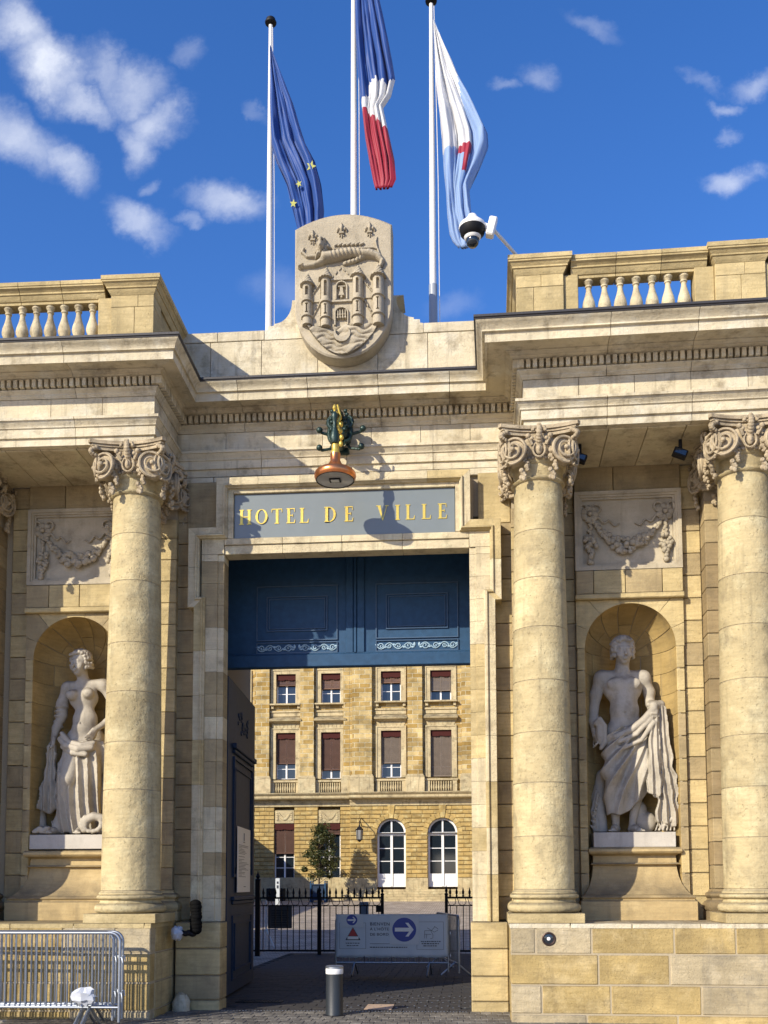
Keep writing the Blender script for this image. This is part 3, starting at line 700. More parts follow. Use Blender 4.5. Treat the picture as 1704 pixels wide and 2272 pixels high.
# ---- free-standing columns
shaft_r = lambda z: .368 - .066 * max(0, (z - 1.56) / 5.06) ** 1.6
def column(x, F_, joints, seed):
    rr = random.Random(seed)
    c = ob('column', G().lathe([(shaft_r(z) - .005, z) for z in np.linspace(1.3, 6.62, 8)], 24), MT['mortar'], gate, F_ @ T((x, -.55, 0)))
    js = [1.56] + joints + [6.61]
    for a, b in zip(js[:-1], js[1:]):
        zs = [a + .003] + list(np.linspace(a + .007, b - .007, 5)) + [b - .003]
        pr = [(shaft_r(z) - (.004 if i in (0, len(zs) - 1) else 0), z) for i, z in enumerate(zs)]
        ob('drum', G().lathe(pr, 48), MT['shaft'], c, F_ @ T((x, -.55, 0)) @ RZ(rr.uniform(0, 6)), 40)
    ob('plinth', G().box(-.452, .452, -.452, .452, 1.162, 1.277, .006), MT['gold'], c, F_ @ T((x, -.55, 0)))
    arcp = lambda r0, z0, rz, rr_, n=7: [(r0 + rr_ * math.cos(t), z0 + rz * math.sin(t)) for t in np.linspace(-PI / 2, PI / 2, n)]
    pr = [(.36, 1.279)] + arcp(.385, 1.34, .06, .06) + [(.388, 1.405), (.378, 1.42), (.376, 1.435), (.386, 1.447)] + arcp(.385, 1.478, .030, .035) + [(.392, 1.512), (.392, 1.53), (.378, 1.545), (.370, 1.556)]
    ob('base', G().lathe(pr, 48), MT['shaft'], c, F_ @ T((x, -.55, 0)), 40)
    link('capital', CAPITAL, c, F_ @ T((x, -.55, 6.62)))
column(-2.67, FL, [2.215, 2.82, 3.42, 4.06, 4.69, 5.49, 6.105], 1)
column(-5.20, FL, [2.2, 2.9, 3.5, 4.1, 4.7, 5.4, 6.0], 2)
column(2.55, FR, [2.2, 2.85, 3.47, 4.11, 4.77, 5.39, 5.99], 3)
column(5.07, FR, [2.17, 2.77, 3.39, 4.07, 4.73, 5.35, 6.05], 4)
column(7.60, FR, [2.2, 2.9, 3.5, 4.1, 4.7, 5.4, 6.0], 5)
# ---- centre bay: recessed strips, stepped surround with ears, lintel, sign frame
cw = G()
for s_ in (-1, 1):
    a, b = sorted((s_ * 2.1, s_ * 2.95)); cw.box(a, b, .35, 2.0, 0, 7.27)
    a, b = sorted((s_ * 1.95, s_ * 2.4)); cw.box(a, b, .42, 1.0, 0, 7.27)
    a, b = sorted((s_ * 2.75, s_ * 3.3)); cw.box(a, b, 1.0, 7.0, 0, 7.27)
cw.box(-2.2, 2.2, .36, 1.0, 6.62, 7.27); cw.box(-3.3, 3.3, 1.0, 7.0, 6.75, 7.27); cw.box(-2.6, 2.6, .85, 7.0, 7.27, 9.2)
cwall = ob('centre_wall', cw, MT['mortar'], gate)
for s_ in (-1, 1):
    a, b = sorted((s_ * 1.98, s_ * 2.42)); stones(cwall, a, b, 1.16, 7.25, .30, .09, ['gold', 'wall', 'gold'] if s_ > 0 else ['wall'])
    stones(cwall, .385, .99, 1.16, 6.6, s_ * 1.955 - .03, .06, ['wall'], side=True)
sur = ob('door_surround', G().box(-1.94, -1.72, .22, .40, 0, 6.3).box(1.72, 1.94, .22, .40, 0, 6.3).box(-1.72, 1.72, .22, .40, 6.15, 7.1), MT['mortar'], gate)
def stepped(s_, z0, z1):
    pl = [(1.665, .40), (1.665, .150), (1.745, .147), (1.752, .125), (1.97, .125), (1.97, .40)]
    return G().prismz([(s_ * x, y) for x, y in pl], z0, z1)
zc = 1.145; j = 0
while zc < 6.1:
    z2 = min(zc + .305, 6.12)
    for s_ in (-1, 1): ob('surround_block', stepped(s_, zc + .002, z2 - .002), MT[srn.choice(['cream', 'gold', 'cream'] if s_ > 0 else ['cream', 'wall', 'cream'])], sur)
    zc = z2; j += 1
def mould_xz(name, prof, path, cut, mts):
    P = [Vector(p) for p in path]; D = [(P[i + 1] - P[i]).normalized() for i in range(len(P) - 1)]; Nn = [Vector((-d.y, d.x)) for d in D]
    Ms = [Nn[0]] + [(Nn[i] + Nn[i + 1]) / (1 + Nn[i].dot(Nn[i + 1])) for i in range(len(Nn) - 1)] + [Nn[-1]]
    n = len(prof)
    for i in range(len(P) - 1):
        L_ = (P[i + 1] - P[i]).length; k = max(1, round(L_ / cut))
        for j in range(k):
            a = P[i] + D[i] * (L_ * j / k + (.002 if j else 0)); b = P[i] + D[i] * (L_ * (j + 1) / k - (.002 if j < k - 1 else 0))
            ma, mb = (Ms[i] if j == 0 else Nn[i]), (Ms[i + 1] if j == k - 1 else Nn[i])
            g = G(); g.v = [(a.x + ma.x * d, y, a.y + ma.y * d) for d, y in prof] + [(b.x + mb.x * d, y, b.y + mb.y * d) for d, y in prof]
            g.f = [tuple(range(n))[::-1], tuple(range(n, 2 * n))] + [(q, (q + 1) % n, (q + 1) % n + n, q + n) for q in range(n)]
            ob(name, g, MT[srn.choice(mts)], sur, None, 30)
EAR = [(0, .32), (0, .07), (.004, .066), (.094, .066), (.098, .045), (.108, .034), (.120, .034), (.128, .050), (.130, .072), (.145, .085), (.147, .125), (.147, .32)]
mould_xz('surround_moulding', EAR, [(2.00, 1.148), (2.00, 5.38), (2.085, 5.38), (2.085, 6.48), (1.685, 6.48), (1.685, 7.17), (-1.765, 7.17), (-1.765, 6.48), (-2.145, 6.48), (-2.145, 5.38), (-2.06, 5.38), (-2.06, 1.148)], .61, ['cream', 'cream', 'gold'])
for s_ in (-1, 1): ob('frame_panel', G().box(*sorted((s_ * 1.79, s_ * 2.22)), .285, .34, 6.50, 7.20, .006), MT['gold' if s_ > 0 else 'wall'], sur)
xs = [-1.664, -.86, -.05, .77, 1.664]
for i in range(4):
    ob('lintel_block', G().box(xs[i] + .002, xs[i + 1] - .002, .150, .40, 6.122, 6.245, .004), MT['cream'], sur)
    ob('lintel_block', G().box(xs[i] + .002, xs[i + 1] - .002, .125, .40, 6.248, 6.335, .004), MT['cream'], sur)
    ob('lintel_block', G().box(xs[i] + .002, xs[i + 1] - .002, .20, .40, 6.338, 7.0, .004), MT['cream'], sur)
for s_ in (-1, 1): ob('corner_block', G().prismz([(s_ * x, y) for x, y in ((1.666, .40), (1.666, .125), (1.97, .125), (1.97, .40))], 6.123, 6.37), MT['cream'], sur)
for a, b, c, d in ((-1.64, -1.54, 6.337, 7.05), (1.484, 1.57, 6.337, 7.05), (-1.538, 1.482, 6.962, 7.05)): ob('sign_frame', G().box(a, b, .125, .34, c, d, .006), MT['cream'], sur)
stones(cwall, -2.3, 2.3, 7.17, 7.275, .29, .08, ['pale'], zs=[7.175, 7.276], lens=(.8, 1.2))
# jamb plinths
for s_ in (-1, 1):
    o_ = 2.115 if s_ > 0 else 2.24
    jp = ob('jamb_plinth', G().box(*sorted((s_ * 1.66, s_ * o_)), .04, .40, -.1, 1.12), MT['mortar'], gate)
    a, b = sorted((s_ * 1.635, s_ * o_))
    stones(jp, a, b, 0, 0, .0, .398, ['gold'] if s_ > 0 else ['wall', 'gold'], zs=[-.02, .13, .45, .80, 1.143], jit=.002, c=.012)
# tympanum over the door and the two leaves
tym = ob('door_tympanum', G().box(-2.74, 2.74, 1.36, 1.44, 4.80, 6.76), MT['bluepaint'], gate)
g = G().box(-2.74, 2.74, 1.30, 1.36, 4.80, 4.985, .01).box(-2.74, 2.74, 1.33, 1.36, 4.985, 5.01, .008)
g.box(-.135, -.03, 1.325, 1.36, 5.0, 6.7, .006).box(.03, .135, 1.325, 1.36, 5.0, 6.7, .006).box(-.02, .02, 1.315, 1.36, 5.0, 6.7, .006)
ob('rail_moulding', g, MT['bluepaint'], tym)
for cx in (-.86, .90):
    g = G().rframe(cx - .60, cx + .60, 5.20, 6.02, .014, 1.335, 1.36).rframe(cx - .45, cx + .45, 5.34, 5.86, .012, 1.335, 1.36).rframe(cx - .415, cx + .415, 5.375, 5.825, .008, 1.34, 1.36).rframe(cx - .60, cx + .60, 5.01, 5.175, .012, 1.335, 1.36)
    ob('panel_moulding', g, MT['bluetrim'], tym)
    q = G()
    for a in (-1, 1):
        for k, (ox, rad) in enumerate(((.12, .05), (.27, .042), (.40, .036), (.52, .045))):
            dr_ = 1 if k % 2 else -1
            q.tube([(cx + a * (ox + rad * (1 - t / 9) * math.cos(t)), 1.352, 5.092 + dr_ * rad * (1 - t / 9) * math.sin(t)) for t in np.linspace(0, 8, 22)], .0085, 5)
            q.tube([(cx + a * (ox - .07 + .14 * t), 1.352, 5.092 - dr_ * .045 * math.sin(t * PI)) for t in np.linspace(0, 1, 7)], .009, 5)
            q.ball((cx + a * (ox + .065), 1.352, 5.092 + dr_ * .02), .018, (1.5, .4, .8), 7, 5)
        q.ball((cx + a * .035, 1.352, 5.11), .026, (.7, .4, 1.3), 7, 5); q.ball((cx + a * .06, 1.352, 5.07), .02, (1.3, .4, .8), 7, 5)
    ob('scroll_ornament', q, MT['orn'], tym, None, 50)
door = thing('door_leaf', 'open dark blue panelled double door leaf swung inward along the left side of the passage', 'door', (-1.85, 1.25, 0))
DM = T((-1.85, 1.25, 0)) @ RZ(math.atan2(2.62, -.15)); WM[door] = DM; door.matrix_basis = DM
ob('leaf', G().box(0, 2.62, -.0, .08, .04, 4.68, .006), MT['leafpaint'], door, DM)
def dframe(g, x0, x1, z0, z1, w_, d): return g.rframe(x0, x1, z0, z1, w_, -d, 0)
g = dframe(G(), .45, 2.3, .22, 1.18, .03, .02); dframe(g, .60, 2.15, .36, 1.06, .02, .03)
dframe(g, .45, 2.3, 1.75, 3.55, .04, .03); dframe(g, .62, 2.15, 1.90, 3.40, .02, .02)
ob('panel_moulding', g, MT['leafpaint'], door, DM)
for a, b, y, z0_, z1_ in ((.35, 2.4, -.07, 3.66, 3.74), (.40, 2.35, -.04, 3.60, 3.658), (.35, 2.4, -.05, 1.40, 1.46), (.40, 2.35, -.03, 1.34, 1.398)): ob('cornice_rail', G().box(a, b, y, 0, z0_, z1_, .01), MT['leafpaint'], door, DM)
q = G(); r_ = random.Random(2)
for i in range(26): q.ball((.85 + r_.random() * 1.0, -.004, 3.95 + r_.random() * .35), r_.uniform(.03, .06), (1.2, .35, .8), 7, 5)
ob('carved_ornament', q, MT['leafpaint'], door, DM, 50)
# right-hand leaf, folded back beyond the right jamb
dl2 = thing('door_leaf', 'right hand blue door leaf folded back behind the right jamb', 'door'); D2 = T((2.3, 1.5, 0)) @ RZ(math.atan2(2.3, .1)); WM[dl2] = D2; dl2.matrix_basis = D2
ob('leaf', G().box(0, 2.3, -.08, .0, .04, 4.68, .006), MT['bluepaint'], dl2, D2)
np_ = ob('notice_poster', G().box(.70, 1.95, -.036, -.030, 1.52, 2.52), MT['white'], None, DM); tag(np_, 'tall white printed notice fixed to the open blue door', 'notice')
MT['greyink'] = mat_plain('grey print', (.25, .25, .25), .7)
q = G(); zz = 2.24
while zz > 1.75:
    wd = r_.uniform(.5, .95) if r_.random() < .8 else .3
    if r_.random() > .12: q.box(.82, .82 + wd, -.0385, -.0365, zz, zz + .008)
    zz -= .022
q.box(1.28, 1.36, -.0385, -.0365, 2.32, 2.44); q.box(1.24, 1.40, -.0385, -.0365, 2.29, 2.305); q.box(1.3, 1.5, -.0385, -.0365, 1.60, 1.612)
ob('printed_lines', q, MT['greyink'], np_, DM)
# passage lining
ob('passage_wall', G().box(-2.80, -2.752, 1.0, 7.0, 0, 6.75), MT['wall'], gate); ob('passage_wall', G().box(2.752, 2.80, 1.0, 7.0, 0, 6.75), MT['wall'], gate)
# ---- attic and parapet over the centre
att = ob('parapet', G().box(-2.6, 2.6, .45, .84, 8.38, 9.28), MT['mortar'], gate)
xs = [-2.62, -1.95, -1.22, -.42, .42, 1.12, 1.85, 2.62]
for i in range(7): stone(att, xs[i] + .003, xs[i + 1] - .003, .40, .86, 8.42, 9.275, 'pale', FC, .006)
for a, b in ((-2.62, -1.85), (-1.85, -1.18), (1.06, 1.85), (1.85, 2.62)):
    stone(att, a + .003, b - .003, .392, .87, 9.28, 9.42, 'pale', FC, .006, 'coping_stone')
for s_ in (-1, 1):
    o = 0 if s_ < 0 else -.12
    pl = [(1.177 + o, 9.28), (1.177 + o, 9.42), (1.135 + o, 9.425), (1.13 + o, 9.475), (1.05 + o, 9.48), (1.045 + o, 9.505)] + [(1.03 + o * .9 - .24 * math.sin(t), 9.81 - .30 * math.cos(t)) for t in np.linspace(0.05, PI / 2, 9)] + [(.785, 9.84), (.68, 9.84), (.3, 9.84), (.3, 9.28)]
    ob('shoulder_stone', G().prism([(s_ * x, z) for x, z in pl], .395, .85), MT['pale'], att)
# ---- balustrades on the wings
def lathe_bal(h=.52):
    pr = [(.060, 0), (.060, .04), (.042, .05), (.052, .08), (.078, .135), (.082, .17), (.072, .225), (.048, .30), (.034, .36), (.031, .405), (.044, .415), (.044, .432), (.033, .44), (.050, .47), (.060, .48), (.060, .52)]
    return G().lathe(pr, 16).mesh('baluster', MT['cream'], 40)
BAL = lathe_bal()
RAIL = [(-.22, 9.20), (-.03, 9.20), (-.03, 9.235), (-.015, 9.24), (.015, 9.285), (.02, 9.30), (.035, 9.305), (.035, 9.325), (.07, 9.36), (.085, 9.365), (.085, 9.385), (.095, 9.39), (.095, 9.44), (-.22, 9.455)]
def balus(s_, F_, x_in, groups, peds):
    """groups: list of (x positions); peds: list of (x0,x1)"""
    P0, P1 = sorted((s_ * 2.2, s_ * 8.4))
    b = ob('balustrade', G().box(*sorted((s_ * (x_in + .05), s_ * 8.4)), -.93, -.60, 8.40, 8.69, .01), MT['wall'], gate, F_)
    for x in groups: link('baluster', BAL, b, F_ @ T((s_ * x, -.76, 8.695)))
    for (a0, a1, side) in peds:
        a, c = sorted((s_ * a0, s_ * a1))
        # main block in two courses of two stones, slightly recessed half blocks beside it
        m_ = (a + c) / 2
        for (zz0, zz1) in ((8.69, 9.08), (9.084, 9.238)):
            sp = m_ + srn.uniform(-.08, .08)
            stone(b, a, sp - .002, -.90, -.56, zz0, zz1, 'gold', F_, .004); stone(b, sp + .002, c, -.90, -.56, zz0, zz1, 'gold', F_, .004)
        if side & 1: x0_, x1_ = sorted((s_ * (a1 + .003), s_ * (a1 + .185))); stone(b, x0_, x1_, -.855, -.60, 8.69, 9.24, 'gold', F_, .008)
        if side & 2: x0_, x1_ = sorted((s_ * (a0 - .003), s_ * (a0 - .24))); stone(b, x0_, x1_, -.855, -.60, 8.69, 9.24, 'gold', F_, .008)
        # the inner pedestals return to the parapet behind
        cap = [(-.2, 9.24), (.0, 9.24), (.012, 9.26), (.03, 9.29), (.035, 9.31), (.05, 9.315), (.05, 9.335), (.08, 9.375), (.095, 9.38), (.095, 9.40), (.105, 9.405), (.105, 9.46), (-.2, 9.478)]
        if a0 == peds[0][0]:
            x0_, x1_ = sorted((s_ * (a0 + .02), s_ * (a1 - .05)))
            stones(b, x0_, x1_, 8.42, 9.25, -.555, 1.40, ['wall', 'gold'], zs=[8.42, 8.69, 8.98, 9.255], F_=F_)
            pth = [L2(a, .80, F_), L2(a, -.90, F_), L2(c, -.90, F_), L2(c, .80, F_)]
            ob('pedestal_cap', G().box(a + .12, c - .12, -.70, .80, 9.28, 9.47), MT['gold'], b, F_)
        else:
            pth = [L2(a, -.56, F_), L2(a, -.90, F_), L2(c, -.90, F_), L2(c, -.56, F_)]
            ob('pedestal_cap', G().box(a + .1, c - .1, -.72, -.5, 9.28, 9.47), MT['gold'], b, F_)
        mould_run(b, 'pedestal_cap', cap, pth, ['gold'], 3)
    return b
RP = [(2.30, 2.885, 1), (4.73, 5.33, 3), (7.2, 7.8, 3)]
LP_ = [(2.385, 2.947, 1), (4.82, 5.4, 3), (7.3, 7.9, 3)]
bR = balus(1, FR, 2.2, [3.206 + .195 * i for i in range(7)] + [5.66 + .195 * i for i in range(7)], RP)
bL = balus(-1, FL, 2.3, [3.235 + .1885 * i for i in range(7)] + [5.66 + .195 * i for i in range(7)], LP_)
def rail(part, a, b, F_):
    a, b = sorted((a, b)); pth = [L2(a, -.86, F_), L2(b, -.86, F_)]
    mould_run(part, 'rail_block', RAIL, pth, ['gold'], .65)
rail(bR, 2.98, 4.64, FR); rail(bR, 5.42, 7.11, FR); rail(bL, -3.04, -4.73, FL); rail(bL, -5.49, -7.2, FL)
# ================================================================== SDF sculpting
def snet(d, org, h):
    """surface nets on a distance grid -> verts, quads"""
    s = d < 0; nx, ny, nz = d.shape
    c = np.zeros((nx - 1, ny - 1, nz - 1), np.int8)
    for i in (0, 1):
        for j in (0, 1):
            for k in (0, 1): c += s[i:nx - 1 + i, j:ny - 1 + j, k:nz - 1 + k]
    act = (c > 0) & (c < 8); idx = -np.ones(act.shape, np.int64); A = np.argwhere(act); idx[act] = np.arange(len(A))
    pos = np.zeros((len(A), 3)); cnt = np.zeros(len(A))
    def dv(o): return d[A[:, 0] + o[0], A[:, 1] + o[1], A[:, 2] + o[2]]
    for ax in range(3):
        b, cc = [(1, 2), (0, 2), (0, 1)][ax]
        for i in (0, 1):
            for j in (0, 1):
                o0 = [0, 0, 0]; o0[b] = i; o0[cc] = j; o1 = list(o0); o1[ax] = 1
                a0, a1 = dv(o0), dv(o1); m = (a0 < 0) != (a1 < 0)
                t = np.where(m, a0 / np.where(m, a0 - a1, 1), 0)
                p = np.tile(np.array(o0, float), (len(A), 1)); p[:, ax] += t
                pos[m] += p[m]; cnt[m] += 1
    V = (A + pos / cnt[:, None]) * h + np.array(org)
    F = []
    for ax in range(3):
        b, cc = [(1, 2), (2, 0), (0, 1)][ax]
        sl0 = [slice(None)] * 3; sl1 = [slice(None)] * 3; sl0[ax] = slice(0, -1); sl1[ax] = slice(1, None)
        a0, a1 = s[tuple(sl0)], s[tuple(sl1)]
        E_ = np.argwhere(a0 != a1)
        E_ = E_[(E_[:, b] > 0) & (E_[:, cc] > 0) & (E_[:, b] < d.shape[b] - 1) & (E_[:, cc] < d.shape[cc] - 1)]
        if not len(E_): continue
        q = []
        for (i, j) in ((0, 0), (1, 0), (1, 1), (0, 1)):
            z = E_.copy(); z[:, b] -= i; z[:, cc] -= j; q.append(idx[z[:, 0], z[:, 1], z[:, 2]])
        q = np.stack(q, 1); fl = a0[E_[:, 0], E_[:, 1], E_[:, 2]]
        q[~fl] = q[~fl][:, ::-1]; F.append(q)
    return V, np.concatenate(F)
class Sculpt:
    def __init__(s, lo, hi, h):
        s.h = h; s.lo = np.array(lo, float); n = np.ceil((np.array(hi) - s.lo) / h).astype(int) + 1
        s.ax = [s.lo[k] + h * np.arange(n[k]) for k in range(3)]
        s.d = np.full(tuple(n), 1.0, np.float32)
    def sub(s, lo, hi):
        sl = []
        for k in range(3):
            a = max(0, int((lo[k] - s.lo[k]) / s.h)); b = min(len(s.ax[k]), int((hi[k] - s.lo[k]) / s.h) + 2); sl.append(slice(a, max(a + 1, b)))
        X, Y, Z = np.meshgrid(s.ax[0][sl[0]], s.ax[1][sl[1]], s.ax[2][sl[2]], indexing='ij')
        return tuple(sl), X, Y, Z
    def put(s, sl, d, k, op='u'):
        o = s.d[sl]
        if op == 'u':
            if k > 0: hh = np.clip(.5 + .5 * (o - d) / k, 0, 1); r = o * (1 - hh) + d * hh - k * hh * (1 - hh)
            else: r = np.minimum(o, d)
        else:
            if k > 0: hh = np.clip(.5 - .5 * (o + d) / k, 0, 1); r = o * (1 - hh) - d * hh + k * hh * (1 - hh)
            else: r = np.maximum(o, -d)
        s.d[sl] = r
    def cap(s, a, b, ra, rb, k=.03, sc=(1, 1, 1), op='u'):
        a, b = np.array(a, float), np.array(b, float); m = max(ra, rb) * max(1, 1 / min(sc)) + k + .03
        sl, X, Y, Z = s.sub(np.minimum(a, b) - m, np.maximum(a, b) + m)
        scv = np.array(sc); ba = (b - a) / scv; px, py, pz = (X - a[0]) / scv[0], (Y - a[1]) / scv[1], (Z - a[2]) / scv[2]
        t = np.clip((px * ba[0] + py * ba[1] + pz * ba[2]) / max(1e-9, ba @ ba), 0, 1)
        d = np.sqrt((px - t * ba[0]) ** 2 + (py - t * ba[1]) ** 2 + (pz - t * ba[2]) ** 2) - (ra + (rb - ra) * t)
        s.put(sl, d * min(1, min(sc)), k, op); return s
    def ell(s, c, r, k=.03, op='u', rot=0):
        c = np.array(c, float); r = np.array(r, float); m = max(r) + k + .03
        sl, X, Y, Z = s.sub(c - m, c + m); X = X - c[0]; Y = Y - c[1]; Z = Z - c[2]
        if rot: X, Z = X * math.cos(rot) + Z * math.sin(rot), -X * math.sin(rot) + Z * math.cos(rot)
        q = np.sqrt((X / r[0]) ** 2 + (Y / r[1]) ** 2 + (Z / r[2]) ** 2); q2 = np.sqrt((X / r[0] ** 2) ** 2 + (Y / r[1] ** 2) ** 2 + (Z / r[2] ** 2) ** 2) + 1e-6
        s.put(sl, q * (q - 1) / q2, k, op); return s
    def chain(s, pts, rs, k=.03, sc=(1, 1, 1)):
        for i in range(len(pts) - 1): s.cap(pts[i], pts[i + 1], rs[i], rs[i + 1], k, sc)
        return s
    def grid(s): return np.meshgrid(*s.ax, indexing='ij')
    def mesh(s, name, mat, smooth_it=1):
        d = s.d
        d = d.copy(); d[0] = d[-1] = 1; d[:, 0] = d[:, -1] = 1; d[:, :, 0] = d[:, :, -1] = 1
        V, F = snet(d, s.lo, s.h)
        m = bpy.data.meshes.new(name); m.from_pydata(V.tolist(), [], F.tolist()); m.materials.append(mat)
        m.polygons.foreach_set('use_smooth', [True] * len(m.polygons)); m.update(); return m
def head(s, c, turn, R_=.155, tilt=0):
    """a carved head: skull, jaw, brow, nose, lips, eye sockets, ears; turn = yaw towards +x"""
    c = np.array(c); ct, st_ = math.cos(turn), math.sin(turn); k_ = R_ / .155
    def P(x, y, z): x, y, z = x * k_, y * k_, z * k_; x2, z2 = x * math.cos(tilt) + z * math.sin(tilt), -x * math.sin(tilt) + z * math.cos(tilt); return c + np.array([x2 * ct - y * st_, x2 * st_ + y * ct, z2])
    s.ell(P(0, .02, .045), (.105 * k_, .125 * k_, .12 * k_), .01); s.ell(P(0, -.02, -.02), (.085 * k_, .10 * k_, .125 * k_), .04)
    s.ell(P(0, -.065, -.115), (.035 * k_, .035 * k_, .03 * k_), .03)
    s.cap(P(-.05, -.105, .028), P(.05, -.105, .028), .015 * k_, .015 * k_, .02)
    s.cap(P(0, -.115, .02), P(0, -.145, -.045), .010 * k_, .020 * k_, .012)
    for a in (-1, 1):
        s.ell(P(a * .042, -.128, .000), (.024 * k_, .02 * k_, .016 * k_), .010, 's'); s.ell(P(a * .042, -.105, -.001), (.017 * k_, .015 * k_, .012 * k_), .004)
        s.ell(P(a * .055, -.075, -.045), (.03 * k_, .03 * k_, .03 * k_), .03)
        s.ell(P(a * .10, .01, -.02), (.015 * k_, .03 * k_, .04 * k_), .01)
    s.cap(P(-.024, -.118, -.074), P(.024, -.118, -.074), .010 * k_, .010 * k_, .008); s.cap(P(-.018, -.115, -.094), P(.018, -.115, -.094), .011 * k_, .011 * k_, .008)
    s.cap(P(-.026, -.133, -.085), P(.026, -.133, -.085), .0045 * k_, .0045 * k_, .004, op='s')
    return P
def hair(name, P, curls, mat, k_=1, bun=None, seed=1):
    r_ = random.Random(seed)
    c0 = P(0, 0, 0); s = Sculpt(c0 - .26, c0 + .26, .0085)
    s.ell(P(0, .035, .07), (.122 * k_, .125 * k_, .118 * k_), .01)
    s.ell(P(0, -.12, -.035), (.078 * k_, .085 * k_, .118 * k_), .015, 's')
    for i in range(curls):
        a = -2.05 + 4.1 * i / (curls - 1); x, y = .118 * math.sin(a), .02 - .118 * math.cos(a)
        for lv in range(4):
            z = [.088, .048, .005, -.045][lv] + (0 if abs(a) > .8 else .035)
            if abs(a) < .85 and lv > 0: continue
            q = P(x * (1, 1.05, 1.06, 1.03)[lv], y + (0, .005, .01, .02)[lv], z + r_.uniform(-.01, .01)); s.cap(q, q + np.array([r_.uniform(-.02, .02), 0, r_.uniform(-.02, .02)]), .022 * k_, .017 * k_, .005)
    for j in range(6):
        ph_ = .42 + .22 * j
        for i in range(13):
            a = -1.9 + 3.8 * i / 12 + .15 * (j % 2); rr_ = .112 * math.cos(ph_) + .01; q = P(rr_ * math.sin(a), .03 - rr_ * math.cos(a) * 1.05, .075 + .105 * math.sin(ph_))
            s.ell(q, (.021 * k_, .020 * k_, .019 * k_), .004)
    if bun: s.ell(P(*bun), (.06, .06, .055), .02)
    return s.mesh(name, mat)
def hand(s, w_, dirv, side, curl=.5, L_=.17):
    """palm and five separate bent fingers. dirv: from the wrist to the knuckles, side: across the palm"""
    w_ = np.array(w_, float); dv = np.array(dirv, float); dv /= np.linalg.norm(dv); sd = np.array(side, float); sd -= dv * (sd @ dv); sd /= np.linalg.norm(sd); nn = np.cross(dv, sd)
    pk = w_ + dv * L_ * .5
    for t in (-.03, 0, .03): s.cap(w_ + sd * t * .7, pk + sd * t, .024, .022, .012)
    for i, (t, l_) in enumerate(((-.041, .85), (-.014, 1), (.014, .95), (.040, .78))):
        a = pk + sd * t; b = a + (dv * math.cos(curl) + nn * math.sin(curl)) * L_ * .27 * l_; c = b + (dv * math.cos(curl * 2.2) + nn * math.sin(curl * 2.2)) * L_ * .24 * l_
        s.cap(a, b, .0135, .0125, .004); s.cap(b, c, .0125, .010, .003)
    a = w_ + dv * .02 - sd * .04; b = a + dv * .045 - sd * .028 + nn * .02; s.cap(a, b, .017, .014, .006); s.cap(b, b + dv * .04 + nn * .012, .014, .011, .003)
HS = .0115
def foot(s, x, y, ang):
    c, q = math.sin(ang), -math.cos(ang); P = lambda f, sd_, z: (x + c * f - q * sd_, y + q * f + c * sd_, z)
    s.cap(P(-.03, 0, .05), P(.10, 0, .055), .05, .045, .03); s.cap(P(.08, 0, .045), P(.17, .0, .032), .045, .032, .02, (1, 1, 1))
    for i in range(5):
        t = -.038 + i * .019; s.cap(P(.15, t, .028), P(.21 - abs(i - (0 if ang < 0 else 4)) * .008, t * 1.15, .020), .014, .013, .004)
# ---------------------------------------------------------------- male statue in the right-hand niche
MARB = MT['marble']
stR = thing('statue', 'stone statue of a bare-chested man holding his cloak, in the right niche', 'statue', (0, 0, 0), 0, 'niche statues')
MS = FR @ T((3.807, .68, 2.312)) @ Matrix.Diagonal((1.016, 1, 1.05, 1)); WM[stR] = MS; stR.matrix_basis = MS
s = Sculpt((-.66, -.52, -.01), (.50, .34, 2.68), HS)
s.chain([(-.20, .02, 1.28), (-.25, -.09, .76)], [.135, .085], .05); s.chain([(-.25, -.09, .76), (-.24, -.03, .55), (-.22, .03, .12)], [.082, .078, .048], .03)
s.chain([(.08, .05, 1.26), (.10, -.02, .72)], [.135, .086], .05); s.chain([(.10, -.02, .72), (.07, .05, .5), (.0, .08, .12)], [.084, .080, .048], .03)
foot(s, -.22, .02, -.35); foot(s, .0, .06, .45)
s.ell((-.06, .05, 1.36), (.235, .155, .16), .06); s.ell((-.08, .03, 1.58), (.195, .135, .20), .08)
s.ell((-.10, .02, 1.86), (.255, .155, .20), .08); s.cap((-.34, .05, 2.03), (.12, .05, 2.02), .085, .085, .06)
for a, x0 in ((-1, -.20), (1, .01)): s.ell((x0, -.10, 1.91), (.115, .05, .078), .035)
s.ell((-.09, -.085, 1.62), (.10, .05, .15), .09); s.ell((-.09, -.125, 1.53), (.010, .012, .012), .012, 's')
s.cap((-.085, -.165, 1.98), (-.085, -.155, 1.72), .010, .008, .02, op='s'); s.cap((-.26, -.155, 1.83), (-.12, -.165, 1.815), .007, .007, .018, op='s'); s.cap((.07, -.155, 1.83), (-.05, -.165, 1.815), .007, .007, .018, op='s')
s.ell((-.10, -.02, 1.40), (.11, .10, .09), .04)
s.cap((-.105, .04, 2.05), (-.085, .02, 2.26), .098, .086, .035); s.cap((-.16, -.04, 2.09), (-.10, .0, 2.25), .02, .018, .03); s.cap((-.03, -.04, 2.08), (-.07, .0, 2.25), .02, .018, .03)
P_ = head(s, (-.085, -.015, 2.335), .10, .180)
s.ell((-.385, .04, 2.00), (.095, .09, .11), .05); s.chain([(-.395, .05, 1.98), (-.445, .08, 1.80), (-.475, .09, 1.62)], [.078, .080, .062], .03); s.chain([(-.475, .09, 1.62), (-.485, .03, 1.45), (-.475, -.04, 1.25)], [.064, .062, .040], .03)
hand(s, (-.475, -.05, 1.24), (.22, -.25, -.95), (.3, -1, 0), .55)
